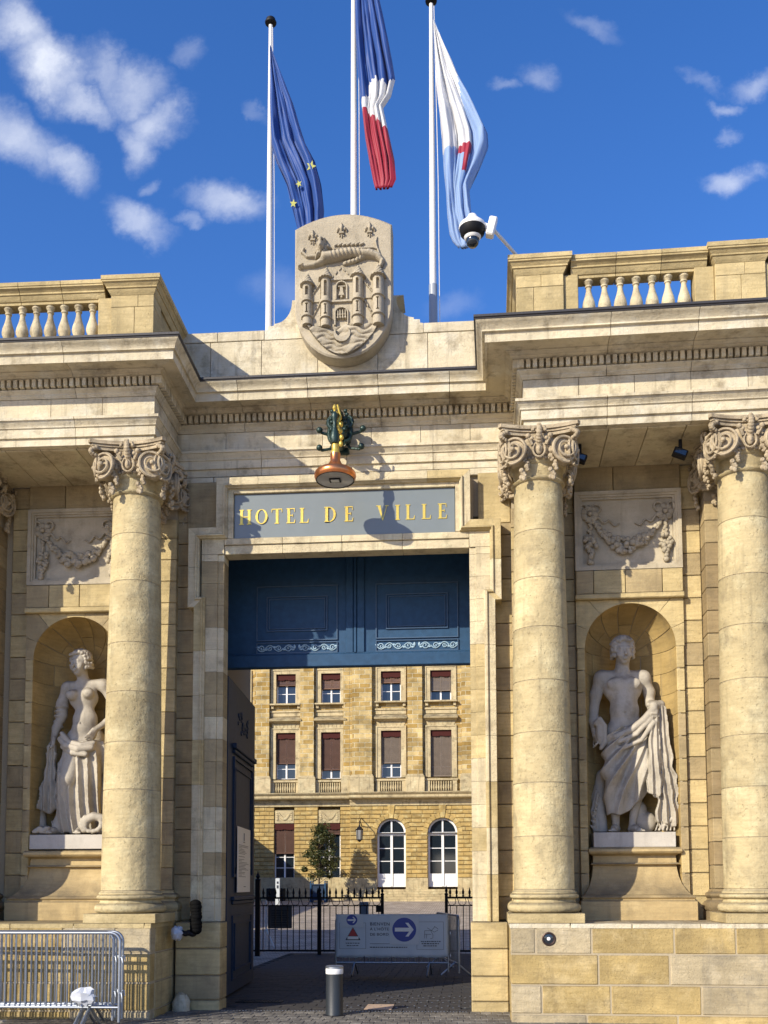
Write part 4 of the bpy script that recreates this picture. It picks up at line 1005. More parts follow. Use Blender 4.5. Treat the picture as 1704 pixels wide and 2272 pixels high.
s.ell((.19, .04, 2.00), (.09, .09, .105), .05); s.chain([(.20, .05, 1.97), (.26, .09, 1.82), (.27, .10, 1.68)], [.076, .076, .060], .03); s.chain([(.27, .10, 1.68), (.27, -.06, 1.60), (.26, -.20, 1.56)], [.064, .058, .042], .03)
hand(s, (.26, -.20, 1.56), (.05, -.6, -.8), (-1, -.1, .1), .9)
link('body', s.mesh('body', MARB), stR, MS); link('hair', hair('hair', P_, 19, MARB, 1.22, seed=3), stR, MS)
# drapery: wound round the hips, gathered at the raised hand
s = Sculpt((-.58, -.44, .02), (.62, .38, 1.80), HS)
s.chain([(-.19, .02, 1.30), (-.25, -.09, .76), (-.23, .0, .20)], [.165, .125, .095], .06); s.chain([(.08, .04, 1.30), (.11, -.03, .72), (.10, .06, .40)], [.17, .13, .10], .06)
s.cap((-.06, .0, 1.25), (-.06, .02, .30), .15, .10, .09); s.ell((-.05, .05, 1.30), (.27, .19, .14), .08)
X, Y, Z = s.grid()
ang = np.arctan2(X - .34, Z - 1.72); rad = np.sqrt((X - .34) ** 2 + (Z - 1.72) ** 2)
ph = ang * 20.0 + .9 * np.sin(rad * 3.5) + Y * 2
fold = (1 - np.abs(np.sin(ph))) ** 1.3 * .058 + .016 * np.sin(ph * 2.3 + rad * 5)
s.d -= (fold * np.clip(rad * 1.6, .25, 1) * np.clip((1.5 - Z) * 3 + .6, .5, 1)).astype(np.float32)
top = Z - (1.33 + .38 * np.clip(X + .16, -.2, .6)) - .012 * np.sin(X * 30)
bot = (.23 + .34 * np.clip(X + .12, 0, .4) / .4 + .012 * np.sin(X * 40)) - Z
s.d = np.maximum(s.d, np.maximum(top, bot)).astype(np.float32)
# rolled edge across the waist and twisted gathers up to the hand
s.chain([(-.33, -.06, 1.20), (-.22, -.17, 1.22), (-.02, -.20, 1.30), (.14, -.21, 1.42), (.27, -.22, 1.56)], [.040, .042, .042, .046, .050], .012)
s.chain([(-.33, -.05, 1.16), (-.18, -.18, 1.15), (.04, -.21, 1.24), (.20, -.22, 1.40), (.29, -.22, 1.52)], [.028, .03, .03, .034, .04], .008)
s.chain([(-.30, -.08, 1.10), (-.12, -.19, 1.07), (.10, -.22, 1.16), (.26, -.22, 1.38)], [.022, .026, .028, .036], .008)
s.chain([(.27, -.20, 1.60), (.37, -.10, 1.62), (.38, .10, 1.60), (.30, .16, 1.55)], [.055, .06, .055, .05], .02); s.chain([(.22, -.10, 1.63), (.33, -.03, 1.66), (.37, .06, 1.64)], [.03, .035, .03], .01)
def pleats(s, xc, zt, zb, w0, w1, y0, n, amp, zig=.03, th=.017):
    """a hanging pleated sheet with a cascading hem; xc(t) centre line, w0..w1 half width"""
    X, Y, Z = s.grid(); t = np.clip((zt - Z) / (zt - zb), 0, 1); c = xc(t)
    tri = lambda q: np.abs((q % 2) - 1) * 2 - 1
    w_ = w0 + (w1 - w0) * t + zig * (.6 * tri((zt - Z) * 7.0 + .6 * np.sin(Z * 5)) + .4 * np.sin(Z * 13)) * (t > .12); u = (X - c) / w_
    yy = y0 + amp * (.45 + .55 * t) * tri(u * n + .4 * np.sin(t * 5)) + .02 * np.sin(t * 6)
    slope = amp * n * 2 / w_; d = np.maximum(np.abs(Y - yy) / np.sqrt(1 + np.minimum(slope, 2.2) ** 2) - th, (np.abs(u) - 1) * w_ * .8)
    hem = zb + .03 * tri(u * n * .5 + .3) + .10 * np.abs(u) ** 1.5
    d = np.maximum(d, np.maximum(hem - Z, Z - zt)); s.put((slice(None),) * 3, d.astype(np.float32), .008)
pleats(s, lambda t: .355 + .085 * t, 1.60, .06, .075, .165, -.13, 3.0, .055)
pleats(s, lambda t: .28 - .03 * t, 1.50, .42, .05, .10, -.20, 2.0, .035, .015)
link('drapery', s.mesh('drapery', MARB), stR, MS)
s = Sculpt((-.62, -.36, .0), (.62, .34, 1.6), .014)                 # attributes carved at the feet
s.chain([(-.42, .10, .02), (-.44, .12, .45), (-.38, .14, .75), (-.26, .16, .92)], [.10, .09, .07, .03], .03); s.chain([(-.50, .0, .02), (-.52, .02, .28), (-.47, .05, .55)], [.03, .03, .015], .01)
for i in range(8): s.cap((-.52 + .01 * i, -.02, .06 + .06 * i), (-.56 + .015 * i, -.03, .10 + .06 * i), .02, .012, .006)
s.ell((-.42, -.10, 1.28), (.055, .05, .16), .02); s.chain([(-.47, -.10, 1.40), (-.42, -.12, 1.45), (-.36, -.12, 1.36), (-.36, -.12, 1.15), (-.41, -.11, 1.08)], [.035, .035, .035, .035, .03], .01)
s.ell((.44, .02, .16), (.13, .12, .15), .02); s.cap((.42, .0, .28), (.50, .04, .42), .045, .05, .02); s.cap((.30, -.16, .02), (.52, -.14, .20), .02, .03, .01); s.ell((.18, .12, .14), (.14, .10, .14), .03); s.ell((.10, .14, .30), (.10, .09, .12), .03)
for i in range(6): s.cap((.25 + .05 * i, -.2 + .01 * i, .0), (.34 + .035 * i, -.14, .20 - .01 * i), .014, .008, .004)
link('attributes', s.mesh('attributes', MARB), stR, MS)
# ---------------------------------------------------------------- female statue in the left-hand niche
stL = thing('statue', 'stone statue of a woman with draped legs, half hidden in the left niche', 'statue', (0, 0, 0), 0, 'niche statues')
ML = FL @ T((-3.965, .68, 2.332)) @ Matrix.Diagonal((1.10, 1.05, 1.10, 1)); WM[stL] = ML; stL.matrix_basis = ML
s = Sculpt((-.50, -.50, -.01), (.66, .36, 2.52), HS)
s.chain([(.08, .0, 1.15), (.05, -.17, .70)], [.145, .095], .05); s.chain([(.05, -.17, .70), (-.03, -.08, .42), (-.12, -.02, .10)], [.092, .080, .048], .03)
s.chain([(.30, .04, 1.15), (.27, .0, .65), (.22, .05, .1)], [.145, .09, .05], .05)
foot(s, -.12, -.06, -.3); foot(s, .16, -.02, .15)
s.ell((.19, .05, 1.25), (.245, .165, .17), .06); s.ell((.19, .02, 1.48), (.16, .125, .17), .08); s.ell((.17, -.05, 1.36), (.12, .09, .10), .05)
s.ell((.16, .03, 1.77), (.19, .125, .17), .08); s.cap((-.03, .05, 1.93), (.36, .05, 1.95), .062, .066, .06)
for x0, z0_ in ((.05, 1.79), (.26, 1.81)): s.ell((x0, -.09, z0_), (.075, .07, .070), .03); s.ell((x0, -.155, z0_), (.012, .012, .012), .012)
s.ell((.18, -.115, 1.42), (.010, .012, .012), .012, 's')
s.cap((.16, .04, 1.93), (.13, .02, 2.12), .078, .070, .04)
P2 = head(s, (.12, -.01, 2.20), -.35, .165, -.06)
s.ell((-.07, .05, 1.90), (.075, .08, .09), .04); s.chain([(-.08, .05, 1.88), (-.13, .06, 1.70), (-.13, .06, 1.55)], [.062, .075, .062], .03); s.chain([(-.13, .06, 1.55), (-.19, .02, 1.38), (-.20, -.03, 1.24)], [.060, .052, .038], .03)
for i, z in enumerate((1.66, 1.60, 1.54, 1.47, 1.40)): s.ell((-.13 - .012 * i, .055, z), (.088 - .004 * i, .085 - .004 * i, .030), .012)     # gathered sleeve
hand(s, (-.20, -.04, 1.24), (-.05, -.15, -1), (.6, -.8, 0), .35)
s.ell((.42, .05, 1.93), (.075, .08, .09), .04); s.chain([(.42, .05, 1.92), (.53, .08, 1.72), (.56, .09, 1.58)], [.062, .064, .052], .03); s.chain([(.56, .09, 1.58), (.50, -.05, 1.44), (.38, -.17, 1.32)], [.054, .048, .034], .03)
hand(s, (.38, -.17, 1.32), (-.45, -.3, -.85), (-.6, -.7, .3), .35)
link('body', s.mesh('body', MARB), stL, ML); link('hair', hair('hair', P2, 17, MARB, 1.08, (0, .15, .02), 8), stL, ML)
s = Sculpt((-.48, -.46, .0), (.60, .36, 1.40), HS)
s.chain([(.30, .04, 1.15), (.28, -.02, .65), (.24, .04, .08)], [.17, .15, .16], .06); s.chain([(.08, .02, 1.12), (.03, -.05, .70), (-.02, .0, .12)], [.165, .135, .14], .07); s.ell((.19, .05, 1.15), (.27, .19, .12), .07)
s.cap((.15, .0, .9), (.12, .02, .10), .15, .17, .08)
X, Y, Z = s.grid()
ph = (X + (Z - .6) * .20) * 25 + 1.3 * np.sin(Z * 3.2 + 1) + Y * 9
fold = (1 - np.abs(np.sin(ph))) ** 1.3 * .062 + .014 * np.sin(ph * 2.1)
s.d -= (fold * np.clip((1.25 - Z) * 1.4 + .25, .2, 1)).astype(np.float32)
s.d = np.maximum(s.d, np.maximum(Z - (1.16 + .10 * np.clip(X, -.3, .5)) - .01 * np.sin(X * 40), .02 + .012 * np.sin(X * 50) - Z)).astype(np.float32)
sl, X2, Y2, Z2 = s.sub((-.25, -.5, .45), (.30, 0, 1.02))           # opening over the bare forward thigh
s.put(sl, np.sqrt(((X2 - .02 - (Z2 - .7) * .16) / .8) ** 2 + (Y2 + .30) ** 2 * 1.6 + ((Z2 - .72) / 3.2) ** 2) - .125, .03, 's')
s.chain([(-.08, -.10, 1.22), (.02, -.17, 1.13), (.18, -.20, 1.08), (.34, -.17, 1.10)], [.045, .05, .052, .045], .012); s.chain([(-.06, -.12, 1.29), (.06, -.17, 1.17), (.22, -.20, 1.13), (.36, -.15, 1.16)], [.032, .035, .036, .034], .008)
s.chain([(-.05, -.12, 1.12), (.10, -.19, 1.03), (.28, -.20, 1.01)], [.03, .034, .034], .008)
pleats(s, lambda t: -.22 - .03 * t, 1.16, .26, .05, .13, -.05, 2.5, .045, .02)
link('drapery', s.mesh('drapery', MARB), stL, ML)
s = Sculpt((-.50, -.44, .0), (.68, .34, 1.1), .014)
s.ell((.46, .08, .50), (.12, .11, .26), .03); s.cap((.46, .08, .72), (.46, .08, .92), .05, .075, .03); s.cap((.45, .06, .0), (.46, .08, .28), .12, .06, .04); s.chain([(.36, .06, .60), (.32, .05, .75), (.40, .06, .86)], [.02, .02, .02], .01)
s.chain([(.30, -.26, .05), (.33, -.27, .17), (.42, -.27, .22), (.52, -.26, .20)], [.04, .05, .055, .05], .01)
for i in range(16): a = i * .45; s.ell((.40 + .13 * math.cos(a), -.28, .13 + .10 * math.sin(a)), (.035, .03, .035), .008)
for i in range(12): s.ell((-.34 + .03 * (i % 6), -.22 + .05 * (i // 6), .035 + .02 * (i % 3)), (.04, .035, .035), .01)
s.chain([(-.36, .05, .0), (-.38, .06, .35), (-.34, .08, .55)], [.07, .06, .03], .03)
link('attributes', s.mesh('attributes', MARB), stL, ML)
# plinths and bell-shaped pedestals
for (F_, x, lab, P0, o_) in ((FR, 3.785, 'right', MS, stR), (FL, -3.87, 'left', ML, stL)):
    W2 = .53
    ob('plinth', G().box(-W2, W2, -.30, .34, 0, .200, .006), MT['plinthstone'], o_, F_ @ T((x, .70, 2.106 if x > 0 else 2.126)))
    pd = thing('pedestal', 'flared ochre stone pedestal with concave sides under the statue in the %s niche' % lab, 'pedestal', (0, 0, 0), 0, 'statue pedestals')
    PM = F_ @ T((x, .90, 1.162)) @ Matrix.Diagonal((1.02, 1, 1.015, 1)); WM[pd] = PM; pd.matrix_basis = PM
    def lay(prof, name, mt='niche2'):
        g = G(); n = len(prof)
        for (o, z) in prof: g.v += [(-(.50 + o), -(.38 + o * 1.9), z), (.50 + o, -(.38 + o * 1.9), z), (.50 + o, .15, z), (-(.50 + o), .15, z)]
        for i in range(n - 1):
            for k in range(4): a = i * 4 + k; b = i * 4 + (k + 1) % 4; g.f.append((a, b, b + 4, a + 4))
        g.f += [(3, 2, 1, 0), (4 * n - 4, 4 * n - 3, 4 * n - 2, 4 * n - 1)]
        ob(name, g, MT['gold2'], pd, PM, 30)
    if 'gold2' not in MT: MT['gold2'] = mat_stone('ochre pedestal stone', [(.46, .34, .17), (.50, .38, .19)], dirt_amt=.4)
    lay([(.215, 0), (.215, .235), (.205, .245)], 'base_block')
    lay([(.195, .247), (.19, .262), (.205, .285), (.195, .30), (.165, .318)], 'base_moulding')
    lay([(.16, .320), (.115, .38), (.075, .46), (.048, .55), (.032, .65), (.028, .70)], 'body')
    lay([(.05, .702), (.06, .712), (.05, .728), (.028, .732), (.024, .82), (.04, .835), (.075, .85), (.088, .875), (.085, .905), (.07, .928)], 'cap')
# ================================================================== COAT OF ARMS
coa = thing('coat_of_arms', 'carved stone shield with lion, castle towers, waves and three fleurs-de-lis above the gateway', 'coat of arms', (0, .30, 8.83))
CM = T((-.03, .13, 8.83)); WM[coa] = CM; coa.matrix_basis = CM
def outline(dx=0, n=16):
    hw = .675 - dx
    pts = [(hw * t, 1.88 - dx + .19 * (1 - t * t)) for t in np.linspace(1, -1, 17)]
    pts += [(-hw, z) for z in (1.5, 1.1, .8)]
    pts += [(-hw * math.cos(a) ** .9, .72 + dx * .3 - (.72 - dx) * math.sin(a) ** 1.15) for a in np.linspace(.12, PI / 2, n)]
    pts += [(-x, z) for x, z in pts[-2:16:-1]]
    return pts
g = G(); o1, o2 = outline(0), outline(.018)
n = len(o1)
g.v = [(x, .27, z) for x, z in o1] + [(x, .02, z) for x, z in o1] + [(x, .0, z) for x, z in o2]
g.f = [tuple(range(n)), tuple(range(2 * n, 3 * n))[::-1]] + [(i + n * k, i + n * (k + 1), (i + 1) % n + n * (k + 1), (i + 1) % n + n * k) for k in (0, 1) for i in range(n)]
ob('shield', g, MT['shield'], coa, CM)
def relief(name, fn, x0, x1, z0, z1, h=.006, parent=coa, mat='shield', amp_=1.7):
    """fn(X,Z)->height>0 where carved; one closed-looking height sheet sunk 4 mm in the shield"""
    xs, zs = np.arange(x0, x1 + h, h), np.arange(z0, z1 + h, h); X, Z = np.meshgrid(xs, zs, indexing='ij'); H = fn(X, Z)
    keep = H > 0; k2 = keep.copy(); k2[1:] |= keep[:-1]; k2[:-1] |= keep[1:]; k2[:, 1:] |= keep[:, :-1]; k2[:, :-1] |= keep[:, 1:]
    idx = -np.ones(H.shape, int); idx[k2] = np.arange(k2.sum()); Hc = np.where(keep, H * amp_, -.004)
    V = np.stack([X[k2], -Hc[k2], Z[k2]], 1).tolist()
    q = k2[:-1, :-1] & k2[1:, :-1] & k2[1:, 1:] & k2[:-1, 1:]; I, J = np.nonzero(q)
    F = np.stack([idx[I, J], idx[I + 1, J], idx[I + 1, J + 1], idx[I, J + 1]], 1).tolist()
    m = bpy.data.meshes.new(name); m.from_pydata(V, [], F); m.materials.append(MT[mat]); m.polygons.foreach_set('use_smooth', [True] * len(F)); m.set_sharp_from_angle(angle=.9); m.update()
    return link(name, m, parent, CM)
def rnd_h(d, r, amp=1.0): return np.where(d < r, np.sqrt(np.maximum(r * r - d * d, 0)) * amp + .004, 0)
def seg2(X, Z, a, b, ra, rb, amp=1.0):
    bx_, bz_ = b[0] - a[0], b[1] - a[1]; t = np.clip(((X - a[0]) * bx_ + (Z - a[1]) * bz_) / (bx_ * bx_ + bz_ * bz_ + 1e-9), 0, 1)
    return rnd_h(np.hypot(X - a[0] - t * bx_, Z - a[1] - t * bz_), ra + (rb - ra) * t, amp)
def rect(X, Z, x0, x1, z0, z1): return (X > x0) & (X < x1) & (Z > z0) & (Z < z1)
def tower(cx, zb, zm, ze, zp, r, lo_h):
    def fn(X, Z):
        x = X - cx; body = np.where(np.abs(x) < r, np.sqrt(np.maximum(r * r - x * x, 0)) * .8 + .006, 0)
        H = np.where((Z > zb) & (Z < ze), body, 0)
        for zc_, w_ in ((zm, .020), (zb + (zm - zb) * .33, .010)):
            b2 = np.where(np.abs(x) < r + .015, np.sqrt(np.maximum((r + .015) ** 2 - x * x, 0)) * .85 + .008, 0)
            H = np.where(np.abs(Z - zc_) < w_, np.maximum(H, b2), H)
        t = np.clip((Z - ze) / (zp - ze), 0, 1); rr_ = (r + .03) * (1 - t) ** 1.1 + .006
        rf = np.where((Z >= ze) & (Z < zp) & (np.abs(x) < rr_), np.sqrt(np.maximum(rr_ ** 2 - x * x, 0)) * .8 + .006 + .006 * np.sin(x * 150 + Z * 90) * np.sin(Z * 170), 0)
        H = np.maximum(H, rf)
        arrow = rect(X, Z, cx - .007, cx + .007, zb + (zm - zb) * .45, zm - .05) | rect(X, Z, cx - .020, cx + .020, zm - .065, zm - .05) | rect(X, Z, cx - .020, cx + .020, zb + (zm - zb) * .45, zb + (zm - zb) * .45 + .014)
        win = rect(X, Z, cx - .018, cx + .018, zm + .07, ze - .06) | (((X - cx) ** 2 + (Z - ze + .06) ** 2) < .018 ** 2)
        return np.where((H > 0) & (arrow | win), np.maximum(H - .028, .004), H)
    return fn
TW = [(-.495, .46, .80, 1.03, 1.22, .070), (-.235, .42, .77, 1.10, 1.30, .075), (.205, .42, .79, 1.11, 1.31, .078), (.485, .42, .83, 1.10, 1.33, .080)]
for t in TW: relief('tower', tower(*t, 0), t[0] - .13, t[0] + .13, t[1] - .01, t[4] + .01)
def centre(X, Z):
    H = np.where(rect(X, Z, -.165, .13, .42, 1.09), .022, 0)
    H = np.where(rect(X, Z, -.165, .13, .755, .785), .045, H); H = np.where(rect(X, Z, -.17, .135, 1.07, 1.10), .045, H)
    gab = (Z > 1.10) & (Z < 1.28 - np.abs(X + .02) * 1.05); H = np.where(gab, .022 + .010 * ((Z > 1.25 - np.abs(X + .02) * 1.05) & (np.sin(X * 120) > 0)), H)
    for (zc_, hw, zb_) in ((.98, .085, .80), (.60, .10, .43)):
        ins = (np.abs(X + .02) < hw) & (Z > zb_) & ((Z < zc_) | (np.hypot(X + .02, Z - zc_) < hw)); ins2 = (np.abs(X + .02) < hw - .022) & (Z > zb_) & ((Z < zc_) | (np.hypot(X + .02, Z - zc_) < hw - .022))
        H = np.where(ins, .040, H); H = np.where(ins2, .003, H)
    bell = (np.abs(X + .02) < .022 + .03 * np.clip((.96 - Z) / .12, 0, 1) ** 2) & (Z > .86) & (Z < .98); H = np.where(bell, .035, H); H = np.where(np.hypot(X + .02, Z - .845) < .016, .03, H); H = np.where(rect(X, Z, -.075, .035, .985, 1.0), .03, H)
    for k in range(4): x0 = -.072 + k * .035; H = np.where((np.abs(X - x0) < .009) & (Z > .545) & (Z < .66), .03, H); H = np.where(np.hypot(X - x0, Z - .545) < .015, .035, H)
    H = np.where(rect(X, Z, -.085, .05, .585, .60), .03, H)
    return H
relief('castle_gate', centre, -.19, .16, .41, 1.31)
def walls_(X, Z):
    H = np.zeros_like(X)
    for (xa, xb, za, zb_, up_) in ((-.425, -.31, .45, .78, 1), (-.425, -.31, .80, 1.06, 1), (.283, .405, .45, .80, -1), (.283, .405, .82, 1.06, -1)):
        t = (X - xa) / (xb - xa); top = za + (zb_ - za) * (.35 + .65 * (t if up_ > 0 else 1 - t))
        H = np.where((X > xa) & (X < xb) & (Z > za) & (Z < top), .012, H); H = np.where((X > xa) & (X < xb) & (np.abs(Z - top) < .010), .024, H); H = np.where((X > xa) & (X < xb) & (np.abs(Z - top - .022) < .014) & (np.sin(X * 190) > 0), .024, H)
    return H
relief('curtain_wall', walls_, -.43, -.28, .44, 1.10); relief('curtain_wall', walls_, .26, .41, .44, 1.10)
def waves(X, Z):
    hw = .60 * np.sqrt(np.clip((Z - .03) / .62, 0, 1)); inside = (np.abs(X) < hw) & (Z > .03) & (Z < .44 + .018 * np.sin(X * 22))
    ph = Z * 75 + 2.2 * np.sin(X * 15 + Z * 9) + 1.2 * np.sin(X * 31 - Z * 20)
    return np.where(inside, .016 + .016 * np.abs(np.sin(ph * .5)) ** .7 + .01 * np.sin(X * 12), 0)
relief('waves', waves, -.62, .62, .02, .47)
def moon(X, Z):
    d1 = np.hypot(X + .01, Z - .30); d2 = np.hypot(X + .01, Z - .345)
    return np.where((d1 < .118) & (d2 > .088) , .052, 0)
relief('crescent', moon, -.14, .12, .17, .43)
def fleur(cx, cz):
    def fn(X, Z):
        x, z = X - cx, Z - cz; a = np.abs(x)
        H = np.where((z > -.02) & (z < .13), np.clip((.030 * np.sin(np.clip((z + .02) / .15, 0, 1) * PI) ** .8 - a) * 1.4 + .006, 0, .035) * (a < .030 * np.sin(np.clip((z + .02) / .15, 0, 1) * PI) ** .8 + .002), 0)
        H = np.maximum(H, rnd_h(np.hypot(a - .048, z - .035), .024)); H = np.maximum(H, seg2(a, z, (.02, -.02), (.030, .045), .010, .012)); H = np.maximum(H, seg2(a, z, (.062, .03), (.066, -.0), .013, .008))
        H = np.maximum(H, np.where((a < .035) & (np.abs(z + .028) < .010), .028, 0)); H = np.maximum(H, seg2(a, z, (.0, -.04), (.0, -.085), .012, .007)); H = np.maximum(H, seg2(a, z, (.010, -.04), (.032, -.065), .009, .007))
        return H
    return fn
for cx, cz in ((-.42, 1.72), (-.02, 1.80), (.37, 1.79)): relief('fleur_de_lis', fleur(cx, cz), cx - .09, cx + .09, cz - .10, cz + .14, .005)
def lion(X, Z):
    H = np.zeros_like(X)
    def S_(a, b, ra, rb, amp=.75): nonlocal H; H = np.maximum(H, seg2(X, Z, a, b, ra, rb, amp))
    S_((-.24, 1.42), (.12, 1.47), .075, .070); S_((.12, 1.47), (.40, 1.44), .065, .058); S_((.36, 1.45), (.50, 1.40), .062, .045)       # body, haunch
    S_((-.28, 1.38), (-.40, 1.33), .050, .034); S_((-.40, 1.33), (-.58, 1.32), .034, .028); S_((-.56, 1.325), (-.60, 1.31), .034, .030)  # stretched forepaw
    S_((-.36, 1.46), (-.50, 1.46), .030, .022); S_((-.50, 1.46), (-.57, 1.53), .022, .020); S_((-.57, 1.53), (-.55, 1.58), .022, .018)    # raised paw
    S_((.48, 1.40), (.54, 1.34), .048, .034); S_((.54, 1.34), (.52, 1.28), .038, .030); S_((.30, 1.42), (.16, 1.36), .038, .028); S_((.16, 1.36), (.02, 1.33), .030, .026)
    S_((.50, 1.44), (.48, 1.52), .018, .014); S_((.48, 1.52), (.42, 1.545), .014, .012); S_((.42, 1.545), (-.12, 1.555), .012, .012); S_((-.12, 1.555), (-.13, 1.60), .013, .015)
    for i in range(7): S_((-.12 + .06 * i, 1.60), (-.08 + .06 * i, 1.615 + .01 * (i % 2)), .018, .014)
    S_((.47, 1.53), (.45, 1.62), .015, .018); S_((.45, 1.62), (.47, 1.70), .018, .006)
    rng_ = random.Random(4)
    for i in range(40):
        a = rng_.random() * 6.28; r0 = rng_.uniform(.03, .125); c_ = (-.285 + r0 * math.cos(a) * .95, 1.53 + r0 * math.sin(a) * 1.25); S_(c_, (c_[0] + .03 * math.cos(a), c_[1] + .035 * math.sin(a) - .01), .030, .014, 1.3)
    S_((-.30, 1.62), (-.30, 1.55), .062, .055, 1.3); S_((-.305, 1.60), (-.305, 1.535), .020, .026, 3.0); S_((-.305, 1.51), (-.305, 1.50), .030, .024, 2.0)
    for dx in (-.028, .028): H = np.where(np.hypot(X + .303 - dx, Z - 1.605) < .010, H - .025, H)
    H = np.where((np.abs(X - .05) < .22) & (H > .02), H + .004 * np.sin(X * 110 + Z * 40), H)
    H = np.where((X < -.55) & (Z < 1.36) & (H > 0), H + .005 * np.sin(Z * 330), H)
    return H
relief('lion', lion, -.64, .58, 1.24, 1.76, .0055, amp_=2.3)
# ================================================================== SIGN OVER THE DOOR
sg = thing('sign_board', 'slate grey panel lettered HOTEL DE VILLE in gold over the door', 'sign', (-.04, .19, 6.35))
ob('panel', G().box(-1.535, 1.478, .165, .198, 6.338, 6.958, .004), MT['slate'], sg)
def serif(ch):
    """classical capitals, unit height; thick stem .15, hairline .045"""
    k, h = .185, .055
    R4 = lambda x0, x1, z0, z1: [(x0, z0), (x1, z0), (x1, z1), (x0, z1)]
    def stem(x, w_=k): return [R4(x, x + w_, 0, 1), R4(x - .07, x + w_ + .07, 0, h), R4(x - .07, x + w_ + .07, 1 - h, 1)]
    if ch == 'H': return stem(.07) + stem(.62) + [R4(.2, .64, .48, .48 + h)], .92
    if ch == 'I': return stem(.07), .30
    if ch == 'L': return stem(.07) + [R4(.2, .62, 0, h), [(.55, h), (.62, h), (.64, .26), (.61, .26)]], .70
    if ch == 'E': return stem(.07) + [R4(.2, .60, 0, h), R4(.2, .58, 1 - h, 1), R4(.2, .46, .50, .50 + h), R4(.44, .47, .42, .63), [(.54, h), (.60, h), (.63, .25), (.60, .25)], [(.53, 1 - h), (.58, 1 - h), (.60, .76), (.57, .76)]], .70
    if ch == 'T': return [R4(.30, .30 + k, 0, 1), R4(.22, .53, 0, h), R4(.0, .75, 1 - h, 1), [(.0, 1 - h), (.05, 1 - h), (.02, .76), (-.01, .76)], [(.70, 1 - h), (.75, 1 - h), (.76, .76), (.73, .76)]], .82
    if ch == 'V': return [[(.06, 1), (.06 + k * 1.15, 1), (.46, .0), (.40, 0)], [(.70, 1), (.75, 1), (.455, 0), (.41, 0)], R4(-.02, .30, 1 - h, 1), R4(.60, .84, 1 - h, 1)], .88
    if ch in 'OD':
        P = []; n = 28
        for i in range(n):
            a0, a1 = 2 * PI * i / n, 2 * PI * (i + 1) / n
            if ch == 'D':
                a0, a1 = -PI / 2 + PI * i / n, -PI / 2 + PI * (i + 1) / n; f = lambda a: [(.30 + .50 * math.cos(a) ** 1.0, .5 + .5 * math.sin(a)), (.30 + .345 * math.cos(a), .5 + .455 * math.sin(a))]
            else: f = lambda a: [(.44 + .43 * math.cos(a), .5 + .5 * math.sin(a)), (.44 + .27 * math.cos(a), .5 + .455 * math.sin(a))]
            p, q = f(a0), f(a1); P.append([p[0], q[0], q[1], p[1]])
        return (P + (stem(.07) + [R4(.2, .31, 0, h), R4(.2, .31, 1 - h, 1)] if ch == 'D' else [])), (.92 if ch == 'O' else .86)
hgt = .208
for wtxt, xa, xb in (('HOTEL', -1.465, -.495), ('DE', -.29, .118), ('VILLE', .42, 1.385)):
    wd = [serif(c)[1] for c in wtxt]; tot = sum(wd) * hgt * .93; sp = (xb - xa - tot) / (len(wtxt) - 1) if len(wtxt) > 1 else 0; x = xa
    for c, w_ in zip(wtxt, wd):
        pl, _ = serif(c); g = G()
        for i, q in enumerate(pl): g.prism([(x + px * hgt * .93, 6.535 + pz * hgt) for px, pz in q], .158 - .0004 * i, .166)
        lt = ob('letter', g, MT['gilt'], sg); x += w_ * hgt * .93 + sp
# ================================================================== LANTERN OVER THE SIGN
lan = thing('wall_lantern', 'ornate dark green iron bracket lantern with a copper shade hanging before the gold lettered sign', 'lantern', (-.06, .28, 7.6))
LX = -.06
g = G()
g.box(LX - .10, LX + .10, .20, .30, 7.50, 8.02, .015); g.tube([(LX, .22, 7.58), (LX, -.15, 7.50), (LX, -.45, 7.62), (LX, -.60, 7.60)], [.045, .04, .035, .03], 8)
g.tube([(LX, .22, 7.92), (LX, .0, 7.96), (LX, -.35, 7.84), (LX, -.60, 7.68)], [.05, .05, .04, .03], 8)
ob('bracket', g, MT['verd'], lan, None, 40)
g = G()
for a in (-1, 1):
    g.tube([(LX + a * (.05 + .10 * math.sin(t)), .12 - .06 * t, 7.90 - .11 * t + .05 * math.sin(t * 2)) for t in np.linspace(0, 3, 14)], [.030] * 14, 8)
    g.tube([(LX + a * (.11 + .055 * math.cos(t)), .02, 7.86 + .075 * math.sin(t)) for t in np.linspace(0, 2 * PI, 14)], .026, 7)
    g.ball((LX + a * .11, .02, 7.86), .05, (.8, .6, 1.3), 8, 6)
    for i in range(5): g.ball((LX + a * (.07 + .012 * i), -.02 + .02 * i, 7.74 - .035 * i), .045 - .004 * i, (1, .8, .9), 8, 5)
    for i in range(6): g.ball((LX + a * .09 + .02 * math.sin(i * 2), -.12, 7.95 - .05 * i), .028, nu=7, nv=5)
g.ball((LX, -.05, 7.68), .10, (1.1, .9, 1.2), 12, 8)
ob('leaf_casting', g, MT['verd'], lan, None, 50)
for (x, z, a) in ((-.335, 7.745, -1), (-.335, 7.50, -1), (.255, 7.745, 1), (.235, 7.50, 1)):
    x += 0
    g = G(); zz = z; g.tube([(LX + a * .06, .06, 7.66), (LX + a * .13, .03, 7.60 + (.09 if zz > 7.6 else -.10)), (x - a * .03, .0, zz - .03), (x, -.01, zz)], [.026, .022, .020, .018], 7); g.ball((x, -.02, zz), .043, nu=12, nv=8)
    ob('ball_scroll', g, MT['verd'], lan, None, 50)
g = G().lathe([(.010, .36), (.022, .34), (.028, .31), (.016, .29), (.014, .27)], 12).xf(T((LX + .005, -.60, 7.45)))
ob('finial', g, MT['gilt'], lan, None, 40)
g = G().lathe([(.016, .25), (.040, .22), (.044, .18), (.030, .14), (.022, .10), (.030, .02), (.055, -.05), (.062, -.12), (.045, -.17)], 14).xf(T((LX + .005, -.60, 7.47)))
